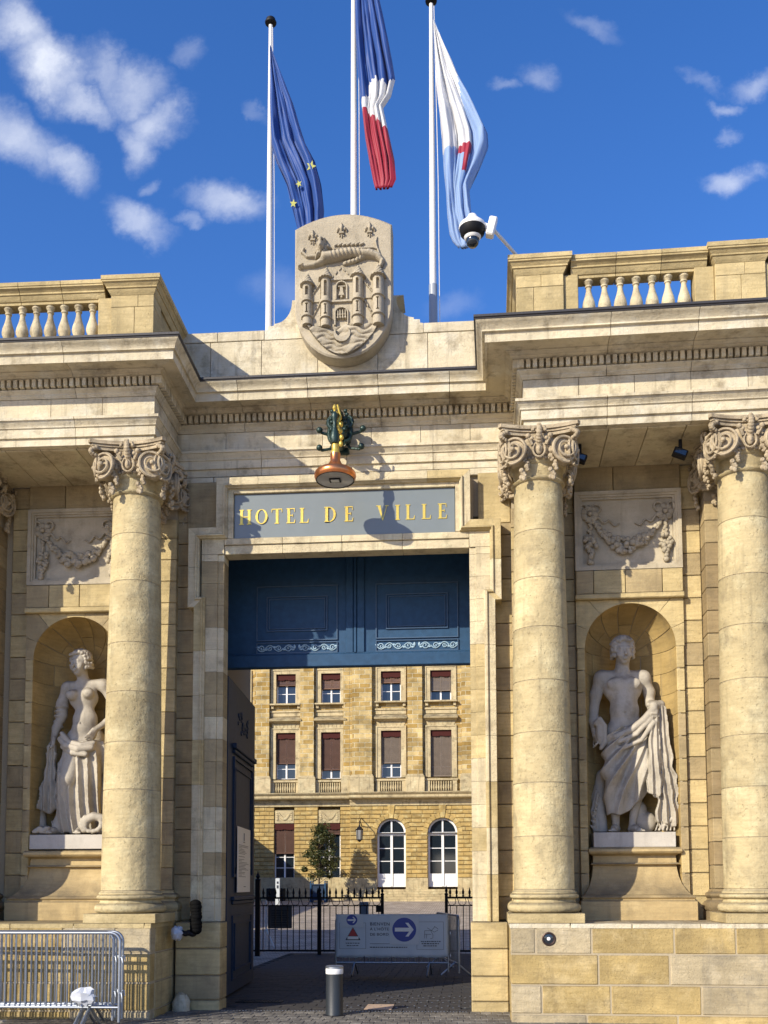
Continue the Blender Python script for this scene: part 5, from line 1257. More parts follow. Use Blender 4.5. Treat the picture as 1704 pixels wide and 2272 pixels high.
ob('stem', g, MT['verd'], lan, None, 40)
g = G()
for i in range(5): g.ball((LX + .05 + .012 * (i % 2), -.42 + .03 * i, 7.72 - .075 * i), .036, (.8, .8, 1.2), 8, 6)
g.tube([(LX + .03, -.50, 7.86), (LX + .06, -.46, 7.72), (LX + .03, -.50, 7.60), (LX + .05, -.48, 7.52)], [.012, .018, .02, .012], 7)
ob('gilt_leaves', g, MT['gilt'], lan, None, 50)
LSH = T((-.047, -.60, 0)) @ T((0, 0, 6.83)) @ Matrix.Rotation(math.radians(-3), 4, 'X')
ob('collar', G().lathe([(.045, .46), (.050, .44), (.046, .40), (.055, .36), (.062, .34), (.060, .33)], 20), MT['gilt'], lan, LSH, 40)
ob('shade', G().lathe([(.058, .335), (.066, .33), (.064, .24), (.075, .22), (.10, .17), (.15, .13), (.20, .11), (.235, .095), (.262, .07), (.270, .035), (.262, .0), (.245, -.02), (.243, -.015), (.24, .06)], 40, cap=False), MT['copper'], lan, LSH, 40)
ob('diffuser', G().lathe([(.243, -.018), (.0, -.018)], 32, cap=False).lathe([(.243, -.018), (.243, .02)], 32), MT['grey'], lan, LSH)
ob('diffuser_rim', G().lathe([(.248, -.026), (.236, -.026), (.236, -.014), (.252, -.010)], 36, cap=False), MT['black'], lan, LSH, 40)
ob('lamp_window', G().box(-.075, .075, -.06, .06, -.034, -.019, .008), MT['black'], lan, LSH); ob('lamp_lens', G().box(-.052, .052, -.042, .035, -.040, -.0345, .004), mat_plain('pale lamp lens', (.50, .50, .46), .15), lan, LSH)
# ================================================================== FLAGPOLES AND FLAGS
def pole(x, ztop, lab, sleeve, zs=9.0):
    p = thing('flagpole', lab, 'flagpole', (x, 1.2, 9.2), 0, 'flagpoles behind the parapet')
    ob('shaft', G().lathe([(.058, 0), (.045, (ztop - 9.2) * .5), (.030, ztop - 9.2)], 14), MT['pole'], p, T((x, 1.2, 9.2)), 40)
    ob('finial', G().lathe([(.028, 0), (.030, .02), (.085, .03), (.09, .05), (.075, .06), (.07, .10), (.03, .115)], 16), MT['black'], p, T((x, 1.2, ztop)), 40)
    if sleeve: ob('sleeve', G().lathe([(.064, 0), (.062, sleeve)], 14), MT['polegrey'], p, T((x, 1.2, 9.2)), 40)
    g = G().tube([(x + .045, 1.12, ztop - .1), (x + .09, 1.10, (ztop + 9.2) / 2), (x + .10, 1.12, 9.4)], .006, 4)
    ob('halyard', g, MT['pole'], p)
    return p
pole(-1.275, 14.72, 'white flagpole carrying the blue flag with yellow stars', 0)
pole(0, 17.6, 'tallest white flagpole, behind the carved shield, carrying the blue white and red flag', 0)
pole(1.175, 14.88, 'white flagpole with grey foot carrying the white and pale blue flag', 1.25)
def cloth(name, mat, rows, cols, fn, label, faces_mat=None):
    g = G()
    for j in range(rows + 1):
        for i in range(cols + 1): g.v.append(fn(i / cols, j / rows))
    for j in range(rows):
        for i in range(cols): a = j * (cols + 1) + i; g.f.append((a, a + 1, a + cols + 2, a + cols + 1))
    m = g.mesh(name, mat, 1)
    if faces_mat:
        k = 0
        for j in range(rows):
            for i in range(cols): m.polygons[k].material_index = faces_mat((i + .5) / cols, (j + .5) / rows); k += 1
    o = link(name, m); md = o.modifiers.new('thickness', 'SOLIDIFY'); md.thickness = .004
    tag(o, label, 'flag', 'flags'); return o
def mat_cloth(name, c, tr=.35):
    m, t, b = new_mat(name); b.inputs['Base Color'].default_value = (*c, 1); b.inputs['Roughness'].default_value = .55; b.inputs['Sheen Weight'].default_value = .25
    tl = t.nodes.new('ShaderNodeBsdfTranslucent'); tl.inputs[0].default_value = (*c, 1); mxs = t.nodes.new('ShaderNodeMixShader'); mxs.inputs[0].default_value = tr
    o = t.nodes['Material Output']; t.links.new(b.outputs[0], mxs.inputs[1]); t.links.new(tl.outputs[0], mxs.inputs[2]); t.links.new(mxs.outputs[0], o.inputs[0]); return m
MT['fblue'] = mat_cloth('flag blue cloth', (.015, .085, .36)); MT['fnavy'] = mat_cloth('flag navy cloth', (.015, .035, .20)); MT['fwhite'] = mat_cloth('flag white cloth', (.80, .80, .80)); MT['fred'] = mat_cloth('flag red cloth', (.42, .012, .045)); MT['fsky'] = mat_cloth('flag pale blue cloth', (.42, .58, .82), .5); MT['fyel'] = mat_cloth('flag yellow star', (.62, .62, .16))
def hang(x0, ztop, L_, prof, nf, amp, seed):
    """a limp flag: u across the cloth, v down. prof(v) -> (left x, right x) outline relative to the pole"""
    def fn(u, v):
        a, b = prof(v); w_ = b - a; x = a + w_ * u
        ph = u * nf * 2 * PI + seed + .8 * math.sin(v * 5 + seed)
        y = amp * (.25 + .75 * min(1, v * 2.5)) * (1 - .75 * max(0, (v - .88) / .12)) * (math.sin(ph) + .35 * math.sin(ph * 2.3 + v * 3) + .16 * math.sin(ph * 5.1 - v * 11) + .10 * math.sin(v * 37 + u * 13)); x += .35 * amp * math.cos(ph) * min(1, v * 3)
        return (x0 + x, 1.12 - .12 + y, ztop - L_ * v)
    return fn
def interp(tab): return lambda v: (float(np.interp(v, [t[0] for t in tab], [t[1] for t in tab])), float(np.interp(v, [t[0] for t in tab], [t[2] for t in tab])))
# pixel outlines converted to metres at the poles' own distance
pf1 = interp([(0, .03, .04), (.12, .03, .18), (.30, .03, .40), (.50, .03, .58), (.60, .10, .72), (.72, .26, .80), (.86, .36, .84), (1, .47, .80)])
f1 = cloth('flag', MT['fblue'], 70, 60, hang(-1.275, 14.20, 3.05, pf1, 3.3, .085, .3), 'limp dark blue flag with yellow stars on the left hand pole')
def star(cx, cz, r, y, tilt):
    pts = [(cx + (r if i % 2 == 0 else r * .42) * math.sin(PI * i / 5 + tilt) * .8, cz + (r if i % 2 == 0 else r * .42) * math.cos(PI * i / 5 + tilt)) for i in range(10)]
    return G().prism(pts, y, y + .006)
for (cx, cz, r, t_) in ((-.60, 12.18, .095, .3), (-.78, 11.92, .060, .9), (-.86, 11.62, .070, .1)): ob('star', star(cx, cz, r, .885, t_), MT['fyel'], f1)
pf2 = interp([(0, .05, .20), (.2, .05, .33), (.40, .05, .48), (.52, .06, .57), (.60, .08, .62), (.66, .12, .56), (.70, .15, .44), (.80, .19, .52), (.90, .26, .60), (.97, .32, .62), (1, .36, .56)])
f2 = cloth('flag', [MT['fblue'], MT['fwhite'], MT['fred']], 100, 64, hang(0, 15.95, 4.10, pf2, 3.8, .085, 1.2), 'limp blue white and red flag on the middle pole', lambda u, v: 0 if v + .05 * u < .635 + .03 * math.sin(u * 9) else (1 if v - .10 * u < .685 else 2))
pf3 = interp([(0, .04, .05), (.12, .06, .22), (.25, .08, .42), (.40, .12, .68), (.50, .14, .83), (.56, .15, .84), (.66, .18, .70), (.74, .22, .55), (.84, .24, .58), (.93, .28, .66), (.97, .33, .60), (1, .42, .50)])
f3 = cloth('flag', [MT['fsky'], MT['fwhite'], MT['fred']], 90, 60, hang(1.175, 14.42, 3.55, pf3, 3.1, .09, 2.1), 'limp white and pale blue flag with a red device on the right hand pole', lambda u, v: 1 if (u < .74 + .10 * math.sin(v * 9) and v < .58 - .04 * u) else (2 if (.40 < u < .58 and .555 < v < .60) or (.5 < u < .56 and .58 < v < .68) else 0))
# ================================================================== SECURITY CAMERA ON THE RIGHT BALUSTRADE
sc = thing('security_camera', 'white dome security camera with black lens on a long arm above the right balustrade', 'security camera', (2.42, -.7, 9.5))
ob('arm', G().tube([(2.50, -.62, 9.44), (2.28, -.85, 9.56), (1.98, -1.20, 9.69)], .022, 8), MT['white'], sc)
ob('mount', G().box(-.05, .05, -.06, .06, -.12, .12, .015).xf(T((1.97, -1.2, 9.70)) @ Matrix.Rotation(.25, 4, 'Y')), MT['white'], sc)
ob('elbow', G().tube([(1.95, -1.2, 9.68), (1.88, -1.2, 9.72), (1.84, -1.2, 9.72)], [.05, .045, .045], 10), MT['white'], sc)
CMx = T((1.735, -1.2, 9.68))
ob('housing', G().lathe([(.02, .20), (.05, .19), (.07, .15), (.10, .12), (.155, .07), (.17, .03), (.165, .015)], 24), MT['white'], sc, CMx, 40)
ob('skirt', G().lathe([(.163, .015), (.15, -.05), (.11, -.09), (.095, -.095)], 24), MT['black'], sc, CMx, 40)
ob('ring', G().lathe([(.108, -.085), (.10, -.11), (.085, -.125), (.075, -.12)], 24), MT['white'], sc, CMx, 40)
ob('lens_dome', G().lathe([(.080, -.115), (.082, -.15), (.072, -.19), (.045, -.215), (.0, -.222)], 20, cap=False), MT['glass'], sc, CMx, 1)
# small floodlights beside the capitals under the right wing
for x, lab in ((3.10, 'small dark floodlight under the soffit beside the capital nearest the gate'), (4.36, 'small dark floodlight under the soffit beside the right hand edge capital')):
    fl = thing('floodlight', lab, 'floodlight'); FM = FR @ T((x, -.35, 7.10)); WM[fl] = FM; fl.matrix_basis = FM
    ob('bracket', G().box(-.02, .02, -.02, .02, .0, .16, .004), MT['black'], fl, FM); ob('housing', G().box(-.09, .09, -.06, .06, -.07, .03, .01).xf(Matrix.Rotation(.4, 4, 'Y')), MT['black'], fl, FM); ob('lens', G().box(-.07, .07, -.068, -.061, -.05, .01), MT['glass'], fl, FM @ Matrix.Rotation(.4, 4, 'Y'))
# ================================================================== STREET FURNITURE IN FRONT OF AND INSIDE THE GATE
bo = thing('bollard', 'dark grey cylindrical bollard with a white band and steel cap in the gateway', 'bollard', (-.07, -.45, 0))
BM = T((-.07, -.45, 0))
ob('post', G().lathe([(.112, .0), (.107, .012), (.106, .515)], 32), mat_plain('anthracite bollard paint', (.022, .027, .032), .45, bump=.08, bscale=90, var=.2), bo, BM, 40)
ob('reflective_band', G().lathe([(.108, .515), (.110, .52), (.110, .578), (.108, .582)], 32), MT['white'], bo, BM, 40)
ob('cap', G().lathe([(.107, .582), (.112, .586), (.112, .606), (.100, .616), (.0, .622)], 32, cap=False), MT['steel'], bo, BM, 40)
ob('collar', G().lathe([(.15, .0), (.15, .008), (.112, .010)], 32, cap=False), MT['black'], bo, BM, 40)
def barrier_parts(t, M_, x0, x1, feet=True):
    H, zb, r = 1.08, .235, .0185; c = .11
    pts = [(x0, 0, .07), (x0, 0, H - c)] + [(x0 + c - c * math.cos(a), 0, H - c + c * math.sin(a)) for a in np.linspace(.25, PI / 2, 6)] + [(x1 - c + c * math.sin(a), 0, H - c + c * math.cos(a)) for a in np.linspace(0, PI / 2 - .2, 6)] + [(x1, 0, H - c), (x1, 0, .07)]
    ob('frame', G().tube(pts, r, 10), MT['steel'], t, M_, 50)
    ob('bottom_rail', G().tube([(x0, 0, zb), (x1, 0, zb)], r * .9, 10), MT['steel'], t, M_, 50)
    k = round((x1 - x0) / .122); bm = G().tube([(0, 0, zb), (0, 0, H - .01)], .0085, 6).mesh('bar', MT['steel'], 50)
    for i in range(1, k): link('bar', bm, t, M_ @ T((x0 + (x1 - x0) * i / k, 0, 0)))
    for s_ in (0, 1):
        x = x0 + .34 if not s_ else x1 - .34
        ob('foot', G().tube([(x - .03, -.26, .015), (x, -.01, zb), (x, .01, zb), (x + .03, .26, .015)], .017, 8), MT['steel'], t, M_, 50)
    ob('hook', G().tube([(x1, -.0, .80), (x1 + .035, -.03, .80), (x1 + .045, -.03, .74)], .008, 6), MT['steel'], t, M_, 50)
    ob('hook', G().tube([(x1, -.0, .40), (x1 + .035, -.03, .40), (x1 + .045, -.03, .34)], .008, 6), MT['steel'], t, M_, 50)
BXY = [(-2.37, -1.78, 0), (-2.50, -1.62, .006), (-2.44, -1.48, -.01), (-2.56, -1.36, .012)]
BL = ['frontmost galvanised crowd barrier before the left socle, with a plastic bag caught on it',
      'galvanised crowd barrier directly behind the frontmost one, before the left socle',
      'third galvanised crowd barrier of the stack before the left socle', 'rearmost galvanised crowd barrier, closest to the left socle wall']
b0 = None
for (bx_, by, bz), lab in zip(BXY, BL):
    M_ = T((bx_, by, 0)) @ RZ(bz)
    if b0 is None:
        b0 = thing('crowd_barrier', lab, 'barrier', (0, 0, 0), 0, 'crowd barriers stacked against the left socle'); WM[b0] = M_; b0.matrix_basis = M_; barrier_parts(b0, M_, -2.45, 0)
    else: dup(b0, M_, lab)
# crumpled bag and reflector plate
def crumple(name, c, r, sc, mat, seed, amp=.25, n=(18, 12)):
    g = G().ball(c, r, sc, *n); rr = random.Random(seed); c = Vector(c)
    g.v = [tuple(c + (Vector(p) - c) * (1 + rr.uniform(-amp, amp))) for p in g.v]
    return g.mesh(name, mat, 25)
MT['plastic'] = mat_plain('crumpled white plastic', (.50, .52, .56), .3, bump=.3, bscale=20)
bag = link('plastic_bag', crumple('plastic_bag', (-2.76, -1.82, .36), .095, (1.3, .6, .95), MT['plastic'], 3, .38, (11, 8))); tag(bag, 'crumpled white plastic bag caught at the foot of the front crowd barrier', 'bag')
# wrapped signal on the left jamb
ws = thing('wrapped_signal', 'signal light wrapped in black plastic on a crumpled white bracket at the left jamb', 'signal', (-1.95, -.3, 1.0))
g = G()
rr = random.Random(5)
for i in range(9): g.ball((-1.89 + rr.uniform(-.006, .006), -.28, 1.05 + .042 * i), .078 + rr.uniform(-.004, .004), (1.0, 1, .75), 14, 8)
ob('black_wrapping', g, mat_plain('black plastic wrap', (.004, .004, .004), .8, bump=.8, bscale=45, spec=.1), ws, None, 60)
g = G()
for i in range(4): g.ball((-1.93 - .045 * i, -.28, 1.005 + .01 * (i % 2)), .055 - .004 * i, (1, 1, .8), 12, 7)
ob('lower_wrapping', g, MT['black'], ws, None, 60)
o = link('bracket_wrap', crumple('bracket_wrap', (-2.13, -.29, 1.01), .085, (1.0, 1, 1.05), MT['plastic'], 8, .18), ws)
# corner guard stone
gs = link('guard_stone', crumple('guard_stone', (-2.12, -.10, .06), .12, (1.0, .9, 1.5), MT['pale'], 4, .07, (16, 10))); tag(gs, 'worn pale guard stone at the foot of the left jamb', 'guard stone')
# recessed round lamp in the right socle
P_sp = FR @ T((2.573, -1.0, .979)) @ Matrix.Rotation(PI / 2, 4, 'X')
spt = thing('recessed_lamp', 'small round dark lamp set into the right hand socle', 'lamp'); WM[spt] = P_sp; spt.matrix_basis = P_sp
ob('ring', G().lathe([(.082, -.004), (.082, .010), (.070, .014), (.058, .006), (.052, -.01)], 28, cap=False), mat_plain('brown bronze', (.07, .045, .035), .4, .6), spt, P_sp, 40)
ob('lens', G().lathe([(.058, .002), (.03, .006), (.0, .007)], 24, cap=False), MT['glass'], spt, P_sp, 1)
ob('lens_core', G().lathe([(.022, .007), (.018, .012), (0, .013)], 16, cap=False), MT['grey'], spt, P_sp, 1)
# ---- banner barrier
YB = 5.3
bt = thing('crowd_barrier', 'crowd barrier standing inside the gateway, dressed with a pale welcome banner', 'barrier', (1.245, YB, 0)); barrier_parts(bt, T((1.245, YB, 0)), -2.03, 0)
bx = lambda p: -.785 + (p - 260) / 1110 * 2.03
bz = lambda y: 1.112 - (y - 210) * .00180
MT['banner'] = mat_plain('pale grey blue vinyl', (.52, .58, .62), .45, var=.05, bscale=3); MT['card'] = mat_plain('light grey card', (.56, .60, .62), .5)
MT['blue'] = mat_plain('blue road sign print', (.015, .04, .28), .45); MT['red'] = mat_plain('red print', (.40, .02, .015), .5); MT['ink'] = mat_plain('dark ink', (.03, .035, .05), .6)
bn = thing('welcome_banner', 'pale vinyl welcome banner with blue arrow cards tied on the barrier inside the gateway', 'banner', (.2, YB - .03, .3))
g = G(); nx_, nz_ = 40, 14
for j in range(nz_ + 1):
    for i in range(nx_ + 1):
        u, v = i / nx_, j / nz_; x = bx(262) + (bx(1366) - bx(262)) * u; z = .335 + (1.105 - .335) * v
        sag = .010 * math.sin(u * 23 + v * 4) * (1 - v) + .008 * math.sin(u * 60) * (abs(v - .5) * 2) ** 4; g.v.append((x, YB - .034 + sag, z + .012 * abs(math.sin(u * PI * 4)) * (1 if j == 0 else 0) * -1))
for j in range(nz_):
    for i in range(nx_): a = j * (nx_ + 1) + i; g.f.append((a, a + 1, a + nx_ + 2, a + nx_ + 1))
o = ob('banner_sheet', g, MT['banner'], bn, None, 1); md = o.modifiers.new('t', 'SOLIDIFY'); md.thickness = .004
yc = YB - .052
def disc(x, z, r, y, mat, name='disc', par=bn, n=32): return ob(name, G().prism([(x + r * math.cos(2 * PI * i / n), z + r * math.sin(2 * PI * i / n)) for i in range(n)], y, y + .003), mat, par)
def arrow(x, z, L_, y, par=bn):
    t = L_ * .10; h = L_ * .36
    ob('arrow', G().prism([(x - L_ / 2, z - t), (x + L_ * .26, z - t), (x + L_ * .06, z - h), (x + L_ * .22, z - h), (x + L_ / 2, z), (x + L_ * .22, z + h), (x + L_ * .06, z + h), (x + L_ * .26, z + t), (x - L_ / 2, z + t)], y, y + .002), MT['white'], par)
def label_text(txt, x, z, size, y, par, mat, name='lettering', sx_=1.0, M_=None):
    c = bpy.data.curves.new(name, 'FONT'); c.body = txt; c.size = size; c.extrude = .0008; c.space_character = 1.08
    o = bpy.data.objects.new(name, c); col.objects.link(o); bpy.context.view_layer.update()
    m = bpy.data.meshes.new_from_object(o.evaluated_get(bpy.context.evaluated_depsgraph_get())); bpy.data.objects.remove(o)
    m.materials.clear(); m.materials.append(mat)
    return link(name, m, par, (M_ or Matrix()) @ T((x, y, z)) @ Matrix.Rotation(PI / 2, 4, 'X') @ Matrix.Diagonal((sx_, 1, 1, 1)))
# left notice: small arrow card over a red triangle
ob('notice_frame', G().rframe(bx(298), bx(560), bz(558), bz(300), .004, YB - .047, YB - .045), MT['ink'], bn)
ob('arrow_card', G().box(bx(305), bx(535), yc, yc + .004, bz(345), bz(216)), MT['card'], bn)
disc(bx(422), bz(272), .098, yc - .003, MT['blue']); arrow(bx(422), bz(272), .155, yc - .0055)
ob('triangle', G().prism([(bx(432), bz(343)), (bx(357), bz(472)), (bx(507), bz(472))], YB - .050, YB - .047), MT['ink'], bn)
ob('triangle_fill', G().prism([(bx(432), bz(352)), (bx(388), bz(430)), (bx(476), bz(430))], YB - .053, YB - .0505), MT['red'], bn)
ob('triangle_bar', G().box(bx(378), bx(488), YB - .053, YB - .0505, bz(464), bz(436)), MT['white'], bn)
# main wording
label_text('BIENVEN', bx(600), bz(327), .082, YB - .046, bn, MT['ink'], sx_=1.05); label_text("À L'HÔTE", bx(600), bz(376), .072, YB - .046, bn, MT['ink'], sx_=1.05); label_text('DE BORD', bx(600), bz(429), .072, YB - .046, bn, MT['ink'], sx_=1.05)
q = G().box(bx(600), bx(800), YB - .047, YB - .0455, bz(509), bz(506)); rr = random.Random(6)
def tiny(q, x0, x1, y):
    x = x0
    while x < x1:
        w_ = rr.uniform(8, 26); q.box(bx(x), bx(min(x1, x + w_)), YB - .047, YB - .0455, bz(y + 4), bz(y - 4)); x += w_ + 6
tiny(q, 600, 968, 543); tiny(q, 360, 500, 503); tiny(q, 370, 490, 527); tiny(q, 1104, 1296, 485); tiny(q, 1110, 1280, 507); tiny(q, 1128, 1258, 529)
for (p0, p1) in (((1165, 350), (1235, 392)), ((1235, 392), (1272, 372)), ((1140, 378), (1200, 378)), ((1140, 378), (1138, 455)), ((1200, 378), (1222, 420)), ((1222, 420), (1220, 455)), ((1138, 415), (1205, 415)), ((1236, 335), (1272, 362)), ((1205, 380), (1240, 340)), ((1160, 415), (1158, 455)), ((1215, 455), (1195, 455))):
    a, b = Vector((bx(p0[0]), 0, bz(p0[1]))), Vector((bx(p1[0]), 0, bz(p1[1]))); d = (b - a).normalized() * .0; n_ = Vector((-(b - a).z, 0, (b - a).x)).normalized() * .0028
    q.prism([((a + n_).x, (a + n_).z), ((b + n_).x, (b + n_).z), ((b - n_).x, (b - n_).z), ((a - n_).x, (a - n_).z)], YB - .047, YB - .0455)
tag(ob('small_print', q, MT['ink'], bn), kind='stuff')
ob('notice_frame', G().rframe(bx(1062), bx(1326), bz(565), bz(290), .004, YB - .047, YB - .045), MT['ink'], bn)
ob('arrow_card', G().box(bx(797), bx(1085), yc - .004, yc, bz(516), bz(226)), MT['card'], bn)
disc(bx(940), bz(368), .215, yc - .007, MT['blue']); arrow(bx(940), bz(368), .34, yc - .0095)
for p in (545, 815, 1082): ob('tie', G().tube([(bx(p), YB - .05, .36), (bx(p), YB - .02, .29), (bx(p), YB - .02, .235)], .005, 5), MT['black'], bn)
b3 = thing('crowd_barrier', 'bare steel crowd barrier seen end on at the right of the welcome banner', 'barrier'); M3 = T((1.44, 5.05, 0)) @ RZ(math.radians(101)); WM[b3] = M3; b3.matrix_basis = M3
barrier_parts(b3, M3, 0, 2.4)
# ---- iron fence across the far side of the passage
YF = 11.0
def fence(x0, x1, lab, posts, endblk=None):
    f = thing('iron_fence', lab, 'fence', (x0, YF, 0), 0, 'black iron railings across the courtyard entrance')
    for z, h_ in ((1.337, .022), (1.151, .012), (.094, .022)): ob('rail', G().box(x0, x1, YF - .02, YF + .02, z - h_, z + h_), MT['black'], f)
    k = round((x1 - x0) / .148)
    bm = G().box(-.010, .010, -.010, .010, .09, 1.16).mesh('bar', MT['black'])
    sp = G().lathe([(.012, 1.35), (.030, 1.385), (.014, 1.40), (.026, 1.43), (.030, 1.47), (.016, 1.53), (.004, 1.58)], 8).mesh('spearhead', MT['black'], 40)
    for i in range(k):
        x = x0 + (i + .5) * (x1 - x0) / k; link('bar', bm, f, T((x, YF, 0))); link('spearhead', sp, f, T((x, YF, 0)))
    k2 = round((x1 - x0) / .235); w_ = (x1 - x0) / k2
    sm_ = G().tube([(-w_ / 2, 0, 1.33), (-w_ * .36, 0, 1.23), (-.07, 0, 1.175), (0, 0, 1.160), (.07, 0, 1.185), (w_ * .36, 0, 1.25), (.07, 0, 1.32)], .009, 6).mesh('scroll', MT['black'], 40)
    for i in range(k2): link('scroll', sm_, f, T((x0 + (i + .5) * w_, YF, 0)))
    for (x, zt_, w2) in posts:
        ob('post', G().box(x - w2, x + w2, YF - w2, YF + w2, -.05, zt_, .006), MT['black'], f)
        ob('post_finial', G().lathe([(w2 * 1.2, zt_), (w2 * 1.3, zt_ + .03), (w2 * .5, zt_ + .05), (w2, zt_ + .10), (w2 * .4, zt_ + .17), (.003, zt_ + .23)], 10).xf(T((x, YF, 0))), MT['black'], f, None, 40)
    return f
fence(-3.33, -.42, 'longer stretch of black iron railings with spearheads, left of the courtyard opening', [(-3.39, 1.75, .055), (-1.906, 1.42, .042), (-.41, 1.40, .036)])
fence(1.115, 4.0, 'shorter stretch of black iron railings with spearheads, right of the courtyard opening', [(1.10, 1.40, .036), (2.6, 1.42, .042)])
fence(-9.0, -3.45, 'black iron railings beyond the tall post at the far left of the courtyard entrance', [(-6.2, 1.42, .042)])
ob('base_box', G().box(-.56, -.44, YF - .03, YF + .03, 1.0, 1.14), MT['black'], [o for o in bpy.data.objects if o.name == 'iron_fence'][0])
# information stand behind the railings
yi = 12.6; zi = gz(yi)
isd = thing('notice_stand', 'dark notice board on a leaning white metal stand behind the left railings', 'notice stand', (-3.15, yi, zi))
ob('board', G().box(-3.45, -2.84, yi - .01, yi + .01, zi + .54, zi + 1.13), mat_plain('dark board', (.06, .06, .06), .5), isd)
ob('text_lines', (lambda q: [q.box(-3.36, -2.90 - random.random() * .1, yi - .014, yi - .011, zi + .62 + .06 * i, zi + .632 + .06 * i) for i in range(7)] and q)(G()), MT['black'], isd)
ob('post', G().tube([(-3.50, yi, zi), (-3.50, yi, zi + 1.25)], .022, 8), MT['white'], isd); ob('leg', G().tube([(-3.50, yi, zi + .55), (-3.2, yi - .3, zi + .01)], .018, 8), MT['white'], isd); ob('crossbar', G().tube([(-3.6, yi, zi + .5), (-3.2, yi, zi + .52)], .014, 6), MT['steel'], isd)
tt = thing('information_totem', 'narrow white marker post with dark figures near the palace wall', 'marker post', (-5.3, 24, gz(24)))
ob('panel', G().box(-5.40, -5.24, 24, 24.05, gz(24), gz(24) + 1.62, .01), MT['card'], tt); ob('figures', G().box(-5.35, -5.29, 23.985, 23.998, 1.55, 1.66).box(-5.35, -5.29, 23.985, 23.998, 1.72, 1.80), MT['ink'], tt)
gp = ob('ticket_post', G().box(-1.168, -.937, 13.0, 13.15, gz(13), 1.21, .01), mat_plain('blue grey metal', (.18, .22, .26), .5)); tag(gp, 'short blue grey metal post standing behind the iron railings', 'post')
# ================================================================== PALACE ACROSS THE COURTYARD
def mat_ashlar(name, c1, c2, mort, bw, bh, bump=.5):
    m, t, b = new_mat(name); n_, l_ = t.nodes, t.links
    geo = n_.new('ShaderNodeNewGeometry'); sp = n_.new('ShaderNodeSeparateXYZ'); l_.new(geo.outputs['Position'], sp.inputs[0]); cb_ = n_.new('ShaderNodeCombineXYZ')
    ad = n_.new('ShaderNodeMath'); ad.operation = 'ADD'; l_.new(sp.outputs[0], ad.inputs[0]); l_.new(sp.outputs[1], ad.inputs[1]); l_.new(ad.outputs[0], cb_.inputs[0]); l_.new(sp.outputs[2], cb_.inputs[1])
    br = n_.new('ShaderNodeTexBrick'); l_.new(cb_.outputs[0], br.inputs['Vector'])
    for k, v in (('Color1', c1), ('Color2', c2), ('Mortar', mort)): br.inputs[k].default_value = (*v, 1)
    br.inputs['Scale'].default_value = 1; br.inputs['Brick Width'].default_value = bw; br.inputs['Row Height'].default_value = bh; br.inputs['Mortar Size'].default_value = .018; br.inputs['Mortar Smooth'].default_value = .5; br.inputs['Bias'].default_value = -.1
    ns = n_.new('ShaderNodeTexNoise'); ns.inputs['Scale'].default_value = 1.1; ns.inputs['Detail'].default_value = 9; ns.inputs['Roughness'].default_value = .7; l_.new(geo.outputs['Position'], ns.inputs['Vector'])
    mr = n_.new('ShaderNodeMapRange'); l_.new(ns.outputs[0], mr.inputs[0])
    for i, v in ((1, .34), (2, .66), (3, .55), (4, 1.3)): mr.inputs[i].default_value = v
    sc_ = n_.new('ShaderNodeVectorMath'); sc_.operation = 'SCALE'; l_.new(br.outputs[0], sc_.inputs[0]); l_.new(mr.outputs[0], sc_.inputs['Scale'])
    l_.new(sc_.outputs[0], b.inputs['Base Color']); b.inputs['Roughness'].default_value = .9; b.inputs['Specular IOR Level'].default_value = .2
    bp = n_.new('ShaderNodeBump'); bp.inputs['Strength'].default_value = bump; bp.inputs['Distance'].default_value = .03; bp.invert = True
    l_.new(br.outputs['Fac'], bp.inputs['Height']); l_.new(bp.outputs[0], b.inputs['Normal'])
    return m
MT['ashlar'] = mat_ashlar('ashlar of the palace', (.34, .22, .065), (.56, .43, .20), (.66, .58, .38), .62, .27, 1.0)
MT['bstone'] = mat_stone('palace dressed stone', [(.34, .215, .06), (.50, .365, .15), (.42, .28, .085), (.57, .45, .23)], dirt_amt=.55, fine=9, big=.7, hv=.32, patch=.5)
MT['bpale'] = mat_stone('palace moulding stone', [(.46, .36, .19), (.56, .47, .29)], dirt=(.10, .08, .05), dirt_amt=.8, fine=8, big=.6, hv=.22)
MT['shutter'] = mat_plain('brown wooden blind', (.085, .034, .016), .6, var=.35, bscale=5); MT['shutter2'] = mat_plain('weathered grey brown blind', (.17, .13, .095), .7, var=.3, bscale=5); MT['shutter3'] = mat_plain('faded reddish blind', (.15, .075, .04), .6, var=.4, bscale=4); MT['valance'] = mat_plain('oxblood valance', (.055, .010, .007), .7, spec=.2)
PY = 46.6; YL, YR = PY + .15, PY - .15; XB = -5.22
pal = thing('palace', 'three storey ochre stone palace with brown blinds and arched glass doors across the courtyard', 'palace', (-3, PY, 1.0))
zb = .7
wins = [(-12.65, -11.45, 14.0, 'a'), (-9.67, -8.49, 13.62, 'a'), (-6.97, -5.81, 13.38, 'b'), (-3.38, -2.20, 13.62, 'b'), (-.48, .75, 13.10, 'c'), (3.3, 4.5, 13.4, 'a')]
r2b = {-12.65: 9.2, -9.67: 8.93, -6.97: 8.52, -3.38: 8.85, -.48: 8.05, 3.3: 8.9}
